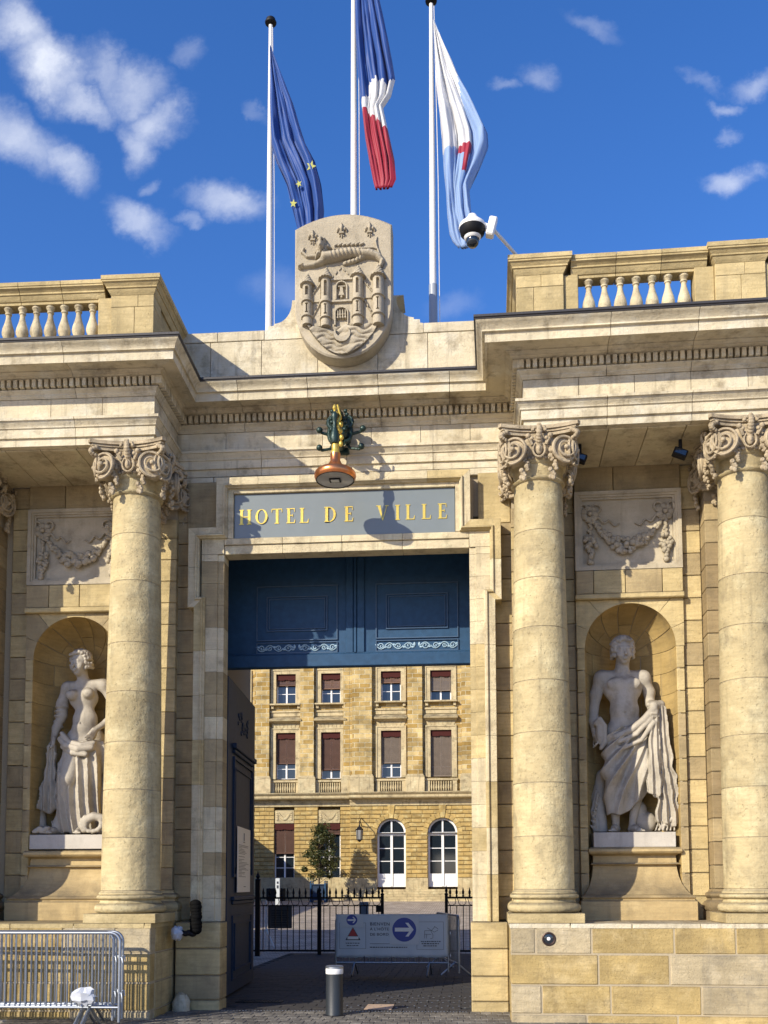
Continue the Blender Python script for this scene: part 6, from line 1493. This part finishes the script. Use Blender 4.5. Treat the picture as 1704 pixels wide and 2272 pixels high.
# wall masses with real openings
g = G()
def wy(x): return YL if x < XB else YR
xsW = [-30, -12.65, -11.45, -9.67, -8.49, -6.97, -5.81, XB]
for (xl, xr, y0) in ((-30, XB, YL), (XB, 14, YR)):
    cuts = [w_ for w_ in wins if xl < w_[0] < xr]
    xx = xl
    for w_ in cuts: g.box(xx, w_[0], y0, PY + 1, 6.4, 18.0); xx = w_[1]
    g.box(xx, xr, y0, PY + 1, 6.4, 18.0)
    for w_ in cuts:
        for (za, zz2) in ((6.4, 7.95), (10.75, 12.45), (14.3, 18.0)): g.box(w_[0], w_[1], y0, PY + 1, za, zz2)
g.box(-30, 14, PY + .75, PY + 10, zb, 18.0)
upw = ob('upper_wall', g, MT['ashlar'], pal)
grw = ob('ground_floor_wall', (lambda q: [q.box(a, b, wy((a + b) / 2) + .06, PY + 1, zb, 6.45) for a, b in ((-30, -12.7), (-11.5, -9.76), (-8.54, -7.16), (-5.80, XB), (XB, -3.63), (-1.96, -.67), (1.04, 3.2), (4.8, 14))] and q)(G()), MT['bstone'], pal)
# rusticated courses, each stone its own piece
brn = random.Random(21)
gops = [(-12.7, -11.5, 0), (-9.75, -8.55, 0), (-7.15, -5.82, 0), (-3.63, -1.96, 1), (-.67, 1.04, 1), (3.2, 4.8, 1)]
cnt = 0; rest = G()
zc_ = 2.10
while zc_ < 6.35:
    z2 = zc_ + .247; segs = []
    for (xl, xr) in ((-16, XB), (XB, 6)):
        x = xl
        for (a, b, ar) in [q for q in gops if xl < q[0] < xr]:
            if ar:
                cx = (a + b) / 2; r = (b - a) / 2; h_ = zc_ - 4.72
                if h_ > r + .35: continue
                hw = r + .02 if h_ <= 0 else math.sqrt(max(.02, (r + .22) ** 2 - h_ ** 2))
                a, b = cx - hw, cx + hw
            elif zc_ > 6.1: continue
            segs.append((x, a)); x = b
        segs.append((x, xr))
    for (a, b) in segs:
        L_ = b - a
        if L_ < .05: continue
        k = max(1, round(L_ / .66)); off = .5 if round((zc_ - 2.1) / .247) % 2 else 0; cu = [a] + [a + L_ * (i + off) / k for i in range(1 if not off else 0, k) if a + .1 < a + L_ * (i + off) / k < b - .1] + [b]
        y0 = wy((a + b) / 2)
        for p, q in zip(cu[:-1], cu[1:]):
            if cnt < 298 and -11.3 < (p + q) / 2 < 2.2:
                kk = ('pc', round(q - p, 2))
                if kk not in cache: w_ = (q - p) / 2; cache[kk] = G().box(-w_ + .004, w_ - .004, 0, .12, .018, .229, .022).mesh('stone_block', MT['bstone'])
                link('stone_block', cache[kk], grw, T(((p + q) / 2, y0 + brn.uniform(-.006, .006), zc_))); cnt += 1
            else: rest.box(p + .004, q - .004, y0, y0 + .12, zc_ + .018, zc_ + .229, .02)
    zc_ = z2
tag(ob('outer_stones', rest, MT['bstone'], grw), kind='stuff')
ob('footing', (lambda q: [q.box(a, b, wy((a + b) / 2) - .04, PY, zb, 2.10, .01) for a, b in ((-30, XB), (XB, -3.63), (-1.96, -.67), (1.04, 3.2), (4.8, 14))] and q)(G()), MT['bpale'], pal)
def run2(name, prof, parts, mt='bpale'):
    for (a, b) in parts: ob(name, section(Vector((a, wy((a + b) / 2))), Vector((0, -1)), Vector((b, wy((a + b) / 2))), Vector((0, -1)), prof), MT[mt], pal, None, 30)
full = ((-30, XB), (XB + .001, 14))
run2('string_course', [(-.1, 6.30), (.05, 6.32), (.07, 6.50), (.12, 6.55), (.15, 6.60), (.15, 6.68), (.55, 6.72), (.60, 6.78), (.60, 6.90), (.66, 6.94), (.74, 7.03), (.74, 7.06), (-.1, 7.16)], full)
run2('crown_cornice', [(-.1, 16.6), (.1, 16.65), (.2, 16.8), (.7, 16.9), (.7, 17.1), (.85, 17.3), (-.1, 17.4)], full)
ob('roof', G().prism([(-31, 17.3), (15, 17.3), (13, 20), (-29, 20)], PY + .5, PY + 10), mat_plain('slate roof', (.10, .11, .13), .6, var=.2, bscale=5), pal)
for (a, b) in ((-16.0, -13.6), (-10.92, -10.03), (-8.17, -7.37), (-5.60, -5.23), (-5.05, -3.89), (-1.80, -.94), (1.35, 2.2), (5.5, 6.4)):
    y0 = wy((a + b) / 2); p = ob('pilaster', G().box(a, b, y0 - .30, y0 + .1, 8.05, 16.6), MT['ashlar'], pal)
    ob('pedestal', G().box(a - .12, b + .12, y0 - .42, y0, 7.08, 7.95, .01), MT['bpale'], p); ob('base_moulding', G().box(a - .10, b + .10, y0 - .39, y0, 7.955, 8.03, .01).box(a - .05, b + .05, y0 - .34, y0, 8.033, 8.12, .01), MT['bpale'], p)
def window(x0, x1, z0, z1, y0, blind=None, bm='shutter', bars=2, head=None, trim=True):
    w_ = ob('window', G().rframe(x0 - .002, x1 + .002, z0, z1, .07, y0 + .30, y0 + .40), MT['white'], pal)
    cx = (x0 + x1) / 2
    ob('pane', G().box(x0 + .07, cx - .035, y0 + .345, y0 + .36, z0 + .07, z1 - .07), MT['glass'], w_); ob('pane', G().box(cx + .035, x1 - .07, y0 + .345, y0 + .36, z0 + .07, z1 - .07), MT['glass'], w_)
    ob('mullion', G().box(cx - .05, cx + .05, y0 + .29, y0 + .40, z0 + .07, z1 - .07, .005), MT['white'], w_)
    ob('glazing_bar', G().box(x0 + .07, x1 - .07, y0 + .32, y0 + .343, z0 + .62, z0 + .655), MT['white'], w_); ob('glazing_bar', G().box(x0 + .07, x1 - .07, y0 + .32, y0 + .343, z0 + 1.25, z0 + 1.285), MT['white'], w_)
    if blind:
        q = G(); zz = blind
        while zz < z1 - .05: q.v and 0; q.box(x0 + .02, x1 - .02, y0 + .17, y0 + .195, zz, zz + .046); zz += .066
        q.box(x0 + .06, x0 + .09, y0 + .155, y0 + .168, blind, z1); q.box(x1 - .09, x1 - .06, y0 + .155, y0 + .168, blind, z1); q.box(cx - .015, cx + .015, y0 + .155, y0 + .168, blind, z1); q.box(x0 + .02, x1 - .02, y0 + .15, y0 + .2, blind - .05, blind, .005)
        tag(ob('blind_slats', q, MT[bm], w_), kind='stuff')
        n = 14; pl = [(x0 + .005, z1)] + [(x0 + .005 + (x1 - x0 - .01) * i / n, z1 - .30 - .05 * abs(math.sin(i / n * PI * 2)) - .03 * (i % 2)) for i in range(n + 1)] + [(x1 - .005, z1)]
        ob('valance', G().prism(pl, y0 + .08, y0 + .10), MT['valance'], w_)
    if trim:
        ob('surround', G().ring([(x0 - .30, z0), (x1 + .30, z0), (x1 + .30, z1 + .28), (x0 - .30, z1 + .28)], [(x0, z0 + .0), (x1, z0 + .0), (x1, z1), (x0, z1)], y0 - .05, y0 + .02).ring([(x0 - .30, z0), (x1 + .30, z0), (x1 + .30, z1 + .28), (x0 - .30, z1 + .28)], [(x0 - .22, z0 + .0), (x1 + .22, z0 + .0), (x1 + .22, z1 + .2), (x0 - .22, z1 + .2)], y0 - .09, y0 - .052), MT['bpale'], w_)
    return w_
for (x0, x1, bl, k) in wins:
    y0 = wy(x0); cx = (x0 + x1) / 2
    w_ = window(x0, x1, 12.46, 14.25, y0, bl, {'a': 'shutter', 'b': 'shutter3', 'c': 'shutter2'}[k])
    ob('sill', G().box(x0 - .34, x1 + .34, y0 - .34, y0, 12.34, 12.44, .02).box(x0 - .28, x0 - .12, y0 - .18, y0, 12.14, 12.338, .01).box(x1 + .12, x1 + .28, y0 - .18, y0, 12.14, 12.338, .01), MT['bpale'], w_)
    ob('apron', G().box(x0 - .34, x1 + .34, y0 - .12, y0, 11.92, 12.04, .02).box(x0 - .30, x1 + .30, y0 - .05, y0, 11.70, 11.918), MT['bpale'], w_)
    w2 = window(x0, x1, 7.95, 10.72, y0, r2b[x0], 'shutter2' if k in 'c' or x0 == -3.38 else 'shutter')
    ob('hood', section(Vector((x0 - .30, y0)), Vector((-.2, -1)), Vector((x1 + .30, y0)), Vector((.2, -1)), [(-.0, 11.26), (.10, 11.30), (.16, 11.34), (.36, 11.38), (.40, 11.46), (.0, 11.68)]), MT['bpale'], w2)
    ob('lintel_stones', (lambda q: [q.prism([(cx + (i - 3) * .22 - .10, 11.0), (cx + (i - 3) * .22 + .10, 11.0), (cx + (i - 3) * .25 + .115, 11.24), (cx + (i - 3) * .25 - .115, 11.24)], y0 - .03, y0 + .02) for i in range(7)] and q)(G()), MT['bpale'], w2)
    ob('balcony_rail', G().box(x0 - .36, x1 + .36, y0 - .22, y0 + .02, 7.74, 7.86, .015), MT['bpale'], w2)
    q = G()
    for i in range(9): q.lathe([(.035, 7.16), (.03, 7.22), (.06, 7.34), (.05, 7.44), (.03, 7.56), (.04, 7.62), (.05, 7.739)], 8, (x0 + .05 + (x1 - x0 - .10) * i / 8, y0 - .10, 0))
    q.box(x0 - .30, x0 - .05, y0 - .18, y0 - .02, 7.10, 7.739).box(x1 + .05, x1 + .30, y0 - .18, y0 - .02, 7.10, 7.739)
    tag(ob('small_balusters', q, MT['bpale'], w2, None, 40), kind='stuff')
    ob('balcony_backing', G().box(x0 - .04, x1 + .04, y0 - .03, y0 - .005, 7.16, 7.73), MT['dark'], w2)  # dark brown slab on the wall face behind the balusters
for (x0, x1, bl) in ((-12.7, -11.5, 3.7), (-9.75, -8.55, 3.60), (-7.15, -5.82, 4.72)):
    y0 = YL; w_ = window(x0, x1, 2.08, 5.31, y0, bl, 'shutter', trim=False)
    ob('sill', G().box(x0 - .06, x1 + .06, y0 - .08, y0 + .3, 1.98, 2.078, .01), MT['white'], w_)
    ob('relief_panel', G().box(x0 + .03, x1 - .03, y0 + .06, y0 + .3, 5.34, 6.12, .02), MT['bpale'], w_)
    q = G()
    for i in range(13): t = i / 12; q.ball((x0 + .25 + (x1 - x0 - .5) * t, y0 + .06, 5.95 - .36 * math.sin(PI * t)), .07 + .04 * math.sin(PI * t), (1, .5, 1), 6, 4)
    for a in (x0 + .18, x1 - .18):
        for i in range(4): q.ball((a, y0 + .06, 5.98 - .13 * i), .07 + .01 * i, (1, .5, 1), 6, 4)
    ob('carved_swag', q, MT['bpale'], w_, None, 50)
for (a, b, _) in gops[3:]:
    cx, r, y0 = (a + b) / 2, (b - a) / 2, YR
    d_ = ob('french_door', G().ring([(cx + r * math.cos(t), 4.72 + r * math.sin(t)) for t in np.linspace(0, PI, 21)] + [(cx - r, 1.58), (cx + r, 1.58)], [(cx + (r - .11) * math.cos(t), 4.72 + (r - .11) * math.sin(t)) for t in np.linspace(0, PI, 21)] + [(cx - r + .11, 1.62), (cx + r - .11, 1.62)], y0 + .28, y0 + .40), MT['white'], pal)
    ob('transom', G().box(cx - r + .11, cx + r - .11, y0 + .27, y0 + .40, 4.58, 4.76, .01), MT['white'], d_); ob('mullion', G().box(cx - .075, cx + .075, y0 + .26, y0 + .40, 1.60, 4.578, .01), MT['white'], d_); ob('mullion', G().box(cx - .05, cx + .05, y0 + .27, y0 + .40, 4.762, 4.70 + r - .11, .01), MT['white'], d_)
    for s_ in (-1, 1):
        q0, q1 = sorted((cx + s_ * .075, cx + s_ * (r - .11)))
        ob('door_panel', G().box(q0, q1, y0 + .31, y0 + .37, 1.62, 2.30), MT['white'], d_)
        for (za, zz2) in ((2.34, 3.05), (3.10, 3.80), (3.85, 4.55)): ob('pane', G().box(q0 + .01, q1 - .01, y0 + .345, y0 + .36, za, zz2), MT['glass'], d_)
        for za in (2.30, 3.05, 3.80, 4.55): ob('glazing_bar', G().box(q0, q1, y0 + .32, y0 + .343, za, za + .045), MT['white'], d_)
    ob('fanlight', G().prism([(cx + (r - .10) * math.cos(t), 4.72 + (r - .10) * math.sin(t)) for t in np.linspace(0, PI, 17)], y0 + .345, y0 + .36), MT['glass'], d_)
    for k in range(11):
        t0, t1 = PI * k / 11 + .012, PI * (k + 1) / 11 - .012; ro = r + .30 if k != 5 else r + .85
        ob('voussoir', G().prism([(cx + (r + .02) * math.cos(t0), 4.72 + (r + .02) * math.sin(t0)), (cx + ro * math.cos(t0), 4.72 + ro * math.sin(t0)), (cx + ro * math.cos(t1), 4.72 + ro * math.sin(t1)), (cx + (r + .02) * math.cos(t1), 4.72 + (r + .02) * math.sin(t1))], y0 - (.05 if k == 5 else .012), y0 + .25), MT['bstone'], grw)
    ob('spandrel', G().ring([(cx + (r + 1.3) * math.cos(t), min(6.4, 4.72 + (r + 1.3) * math.sin(t))) for t in np.linspace(0, PI, 21)], [(cx + (r + .1) * math.cos(t), 4.72 + (r + .1) * math.sin(t)) for t in np.linspace(0, PI, 21)], y0 + .062, y0 + .3), MT['bstone'], grw)
g = G()
for i in range(5): g.box(-4.3, 5.5, 44.75 + i * .33, 46.5, .75 if i == 0 else .885 + (i - 1) * .14, .885 + i * .14 - (.0), .008)
stp = ob('terrace_steps', g, MT['bpale']); tag(stp, 'broad stone steps before the arched doors of the palace', 'steps')
lt = thing('palace_lantern', 'hanging iron lantern on a bracket beside the first arched palace door', 'lantern', (-4.6, YR, 4.2))
ob('bracket', G().tube([(-4.55, YR, 5.6), (-4.55, YR - .9, 5.35), (-4.55, YR - 1.0, 5.2)], .03, 6).tube([(-4.55, YR, 5.15), (-4.55, YR - .6, 5.4)], .02, 6), MT['black'], lt)
ob('cage', G().lathe([(.02, 5.2), (.06, 5.05), (.20, 4.9), (.22, 4.88), (.20, 4.84)], 6).lathe([(.17, 4.30), (.10, 4.22), (.02, 4.15)], 6).xf(T((-4.55, YR - 1.0, 0))), MT['black'], lt)
ob('glass', G().lathe([(.15, 4.30), (.19, 4.84)], 6).xf(T((-4.55, YR - 1.0, 0))), mat_plain('smoky lantern glass', (.25, .25, .24), .2), lt)
for k in range(6): a = PI / 3 * k; ob('cage_bar', G().tube([(-4.55 + .17 * math.cos(a), YR - 1 + .17 * math.sin(a), 4.28), (-4.55 + .205 * math.cos(a), YR - 1 + .205 * math.sin(a), 4.86)], .012, 4), MT['black'], lt)
bb = ob('storage_box', G().box(-9.9, -8.9, 45.2, 45.9, gz(45.3) - .02, 1.52, .02), MT['black']); tag(bb, 'low black box standing against the foot of the palace wall', 'box')
# side range of the courtyard: its end throws the slanting shade on the palace foot
sw = thing('side_range', 'low stone range along the left side of the courtyard', 'building', (-17, 30, 0))
ob('wall', G().box(-24, -14.0, 12, 46.5, 0, 6.5), MT['ashlar'], sw); ob('coping', G().box(-24.2, -13.8, 11.8, 46.5, 6.5, 6.72, .02), MT['bpale'], sw)
for i in range(7): w_ = ob('window', G().box(-14.02, -13.97, 15 + i * 4.4, 16.3 + i * 4.4, 2.0, 4.6), MT['glass'], sw); ob('frame', G().box(-13.99, -13.95, 14.9 + i * 4.4, 15.0 + i * 4.4, 2.0, 4.6).box(-13.99, -13.95, 16.3 + i * 4.4, 16.4 + i * 4.4, 2.0, 4.6), MT['white'], w_)
rw = thing('side_range', 'unseen tall stone range added right of the courtyard to cut sky light', 'building', (17, 30, 0))  # out of view, added to screen the courtyard floor from open sky
ob('wall', G().box(12.0, 24, 12, 46.5, 0, 11.5), MT['ashlar'], rw); ob('coping', G().box(11.8, 24.2, 11.8, 46.5, 11.5, 11.8, .02), MT['bpale'], rw)
for i in range(7): w_ = ob('window', G().box(11.97, 12.02, 15 + i * 4.4, 16.3 + i * 4.4, 2.0, 4.6), MT['glass'], rw); ob('frame', G().box(11.95, 11.99, 14.9 + i * 4.4, 15.0 + i * 4.4, 2.0, 4.6).box(11.95, 11.99, 16.3 + i * 4.4, 16.4 + i * 4.4, 2.0, 4.6), MT['white'], w_)
# ---- planter and little tree
PLX, PLY = -6.68, 44.0; pz = gz(PLY) - .03
pl = thing('planter', 'square dark blue wooden planter with corner posts before the palace', 'planter', (PLX, PLY, pz))
PM = T((PLX, PLY, pz))
ob('box', G().box(-.38, .38, -.38, .38, .10, .98), MT['leafpaint'], pl, PM)
for a in (-1, 1):
    for b in (-1, 1): ob('corner_post', G().box(a * .40 - .05, a * .40 + .05, b * .40 - .05, b * .40 + .05, 0, 1.06, .008).ball((a * .40, b * .40, 1.12), .055), MT['bluepaint'], pl, PM)
ob('top_rail', G().rframe(-.44, .44, -.44, .44, .07, -1.0, -.93).xf(Matrix.Rotation(-PI / 2, 4, 'X')), MT['leafpaint'], pl, PM)
ob('soil', G().box(-.36, .36, -.36, .36, .9, .96), mat_plain('dark soil', (.05, .035, .02), .95), pl, PM)
tr = thing('small_tree', 'small bushy evergreen tree growing in the blue planter before the palace', 'tree', (PLX, PLY, pz + .95))
TMx = T((PLX, PLY, pz + .9))
rr = random.Random(12)
g = G().tube([(0, 0, 0), (.03, .02, .8), (.0, .05, 1.8), (.08, 0, 2.7), (.05, .02, 3.2)], [.055, .045, .035, .02, .008], 8)
clumps = []
for i in range(38):
    z = .35 + 2.75 * (i / 37) ** .9; a = i * 2.4; R_ = (1.20 * math.sin(min(1, (z + .25) / 1.5) * PI / 2) * (1 - max(0, (z - 1.3) / 2.1) ** .9 * .85)) * rr.uniform(.35, 1.12)
    e = (R_ * math.cos(a) + .1, R_ * math.sin(a), z + rr.uniform(.0, .35)); g.tube([(0.02, 0.02, max(.15, z - .25)), (e[0] * .5, e[1] * .5, z), e], [.018, .012, .005], 5); clumps.append(e)
ob('trunk', g, mat_plain('tree bark', (.09, .065, .045), .9, bump=.5), tr, TMx, 50)
g = G()
for c in clumps:
    nl = 150; rad = rr.uniform(.18, .40)
    for k in range(nl):
        d = Vector((rr.gauss(0, 1), rr.gauss(0, 1), rr.gauss(0, .8))).normalized() * rad * rr.random() ** .45; p = Vector(c) + d
        a = Vector((rr.gauss(0, 1), rr.gauss(0, 1), rr.gauss(0, .6))).normalized(); b = a.cross(Vector((rr.gauss(0, 1), rr.gauss(0, 1), 1))).normalized(); L_ = rr.uniform(.055, .10); w_ = L_ * .42
        g.add([p - a * L_, p + b * w_, p + a * L_, p - b * w_], [(0, 1, 2, 3)])
def mat_leaf():
    m, t, b = new_mat('tree leaves'); geo = t.nodes.new('ShaderNodeNewGeometry'); rp = t.nodes.new('ShaderNodeValToRGB'); t.links.new(geo.outputs['Random Per Island'], rp.inputs[0])
    rp.color_ramp.elements[0].color = (.030, .055, .018, 1); rp.color_ramp.elements[1].color = (.13, .12, .035, 1); t.links.new(rp.outputs[0], b.inputs['Base Color']); b.inputs['Roughness'].default_value = .5
    tl = t.nodes.new('ShaderNodeBsdfTranslucent'); t.links.new(rp.outputs[0], tl.inputs[0]); mxs = t.nodes.new('ShaderNodeMixShader'); mxs.inputs[0].default_value = .25; o = t.nodes['Material Output']
    t.links.new(b.outputs[0], mxs.inputs[1]); t.links.new(tl.outputs[0], mxs.inputs[2]); t.links.new(mxs.outputs[0], o.inputs[0]); return m
ob('crown', g, mat_leaf(), tr, TMx)
